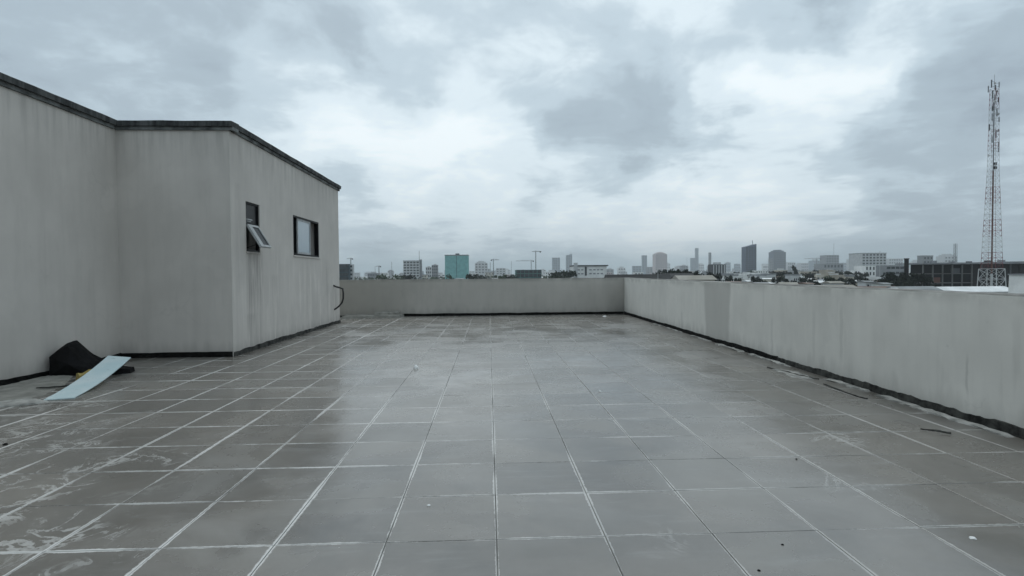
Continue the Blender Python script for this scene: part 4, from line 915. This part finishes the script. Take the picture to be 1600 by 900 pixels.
protos = [tree_proto(1, 'leaf'), tree_proto(2, 'leaf'), tree_proto(3, 'leaf_black', n=620), tree_proto(4, 'leaf_black', n=620)]
used = set()
def tree(px, yt, wpx, D, k, label=None, group='trees standing among the houses'):
    o = protos[k] if k not in used else copy_thing(protos[k]); used.add(k)
    p = at(px, yt, D); h_ = p.z-GZ; w = wpx*D/F_PX; o.location = (p.x, D, GZ); o.scale = (w, w, h_/.98); o.rotation_euler = (0, 0, random.uniform(0, 6))
    o['group'] = group
    if label: o['label'] = label
    else: PEND.append((o, px, f'{"blackish" if k > 1 else "dark green"} {"spreading" if wpx > 22 else "small"} tree {nearmark(px)}'))
for a in ((1140, 431, 14, 300, 2), (1157, 433, 16, 280, 3), (1178, 432, 14, 290, 2), (1196, 434.5, 18, 250, 3), (1214, 433, 16, 280, 2), (1237, 434, 22, 250, 3), (1256, 433, 14, 270, 2), (1276, 435, 20, 240, 3), (1298, 434, 16, 250, 2), (1318, 432, 22, 260, 3), (1336, 435.5, 18, 240, 2), (1358, 433, 20, 250, 3), (1150, 425, 10, 500, 2), (1230, 424, 12, 520, 3), (1275, 422, 12, 560, 2), (1315, 424, 14, 500, 3), (1352, 426, 14, 380, 2), (600, 427.5, 24, 420, 0), (622, 428, 26, 460, 1), (640, 429.5, 20, 420, 2), (700, 428.5, 14, 430, 1), (735, 428.6, 22, 420, 2), (752, 428.5, 22, 410, 3), (785, 427.5, 16, 420, 0), (799, 427.4, 20, 400, 3), (866, 423, 22, 380, 0), (878, 421.5, 26, 370, 1), (892, 423, 24, 375, 2),
          (1030, 419.5, 22, 260, 3), (1046, 421, 30, 250, 2), (1062, 419, 22, 255, 3), (1080, 424, 32, 250, 2), (1100, 425, 28, 260, 3), (1116, 426, 22, 300, 2), (1168, 423, 22, 600, 1), (1200, 425.5, 26, 480, 3), (1214, 424, 30, 470, 2), (1230, 425, 26, 460, 0),
          (1243, 413, 8, 520, 3), (1262, 425, 20, 520, 0), (1304, 423, 24, 600, 0), (1332, 424, 22, 430, 2), (1345, 427.5, 24, 350, 3),
          (1384, 430, 34, 215, 3), (1400, 426.5, 34, 212, 2), (1418, 424, 32, 216, 3), (1432, 428, 30, 212, 2), (1410, 432, 40, 206, 3), (1448, 433, 22, 230, 2), (1178, 427, 16, 400, 3), (1292, 431, 20, 330, 1), (1265, 427.5, 18, 380, 2)):
    tree(*a)
# far belt of trees and roofs that reads as one mass
mb = MB(); rr = random.Random(77)
for i in range(5200):
    px = rr.uniform(480, 1760); D = rr.uniform(650, 1500); p = at(px, 430, D); h_ = rr.uniform(2, 9)*rr.random()**.5+1; s = rr.uniform(1.0, 2.6)
    c = Vector((p.x, D, GZ+h_)); a = Vector((rr.gauss(0, 1), rr.gauss(0, 1), rr.gauss(0, 1))).normalized()*s; b = a.orthogonal().normalized()*s
    mb.poly([c-a-b, c+a-b*.6, c+a+b, c-a*.7+b], [(0, 1, 2, 3)])
tag(mb.build('far_greenery', 'leaf'), 'belt of distant dark treetops between the far roofs', 'trees', kind='stuff')

# finish labels that need an order word
by = {}
for o, px, lab in PEND: by.setdefault(lab, []).append((px, o))
ordw = ['first', 'second', 'third', 'fourth', 'fifth', 'sixth', 'seventh', 'eighth', 'ninth', 'tenth', 'eleventh', 'twelfth', 'thirteenth', 'fourteenth', 'fifteenth', 'sixteenth']
for lab, lst in by.items():
    lst.sort(key=lambda q: q[0])
    for i, (px, o) in enumerate(lst):
        o['label'] = lab if len(lst) == 1 else f'{ordw[i]} from left, {lab}'

# ------------------------------------------------------------------ haze
hm = bpy.data.materials.new('haze'); hm.use_nodes = True; h_ = NT(hm.node_tree); h_.n.clear()
vol = h_.new('ShaderNodeVolumePrincipled'); vol.inputs['Color'].default_value = (.93, .975, 1.0, 1); vol.inputs['Density'].default_value = 0.00020; vol.inputs['Anisotropy'].default_value = 0.2
h_.l.new(vol.outputs[0], h_.new('ShaderNodeOutputMaterial').inputs['Volume'])
tag(MB().box(-4400, 4400, -450, 4800, GZ-1, 260).build('haze', hm), kind='stuff')
SC.cycles.volume_bounces = 0
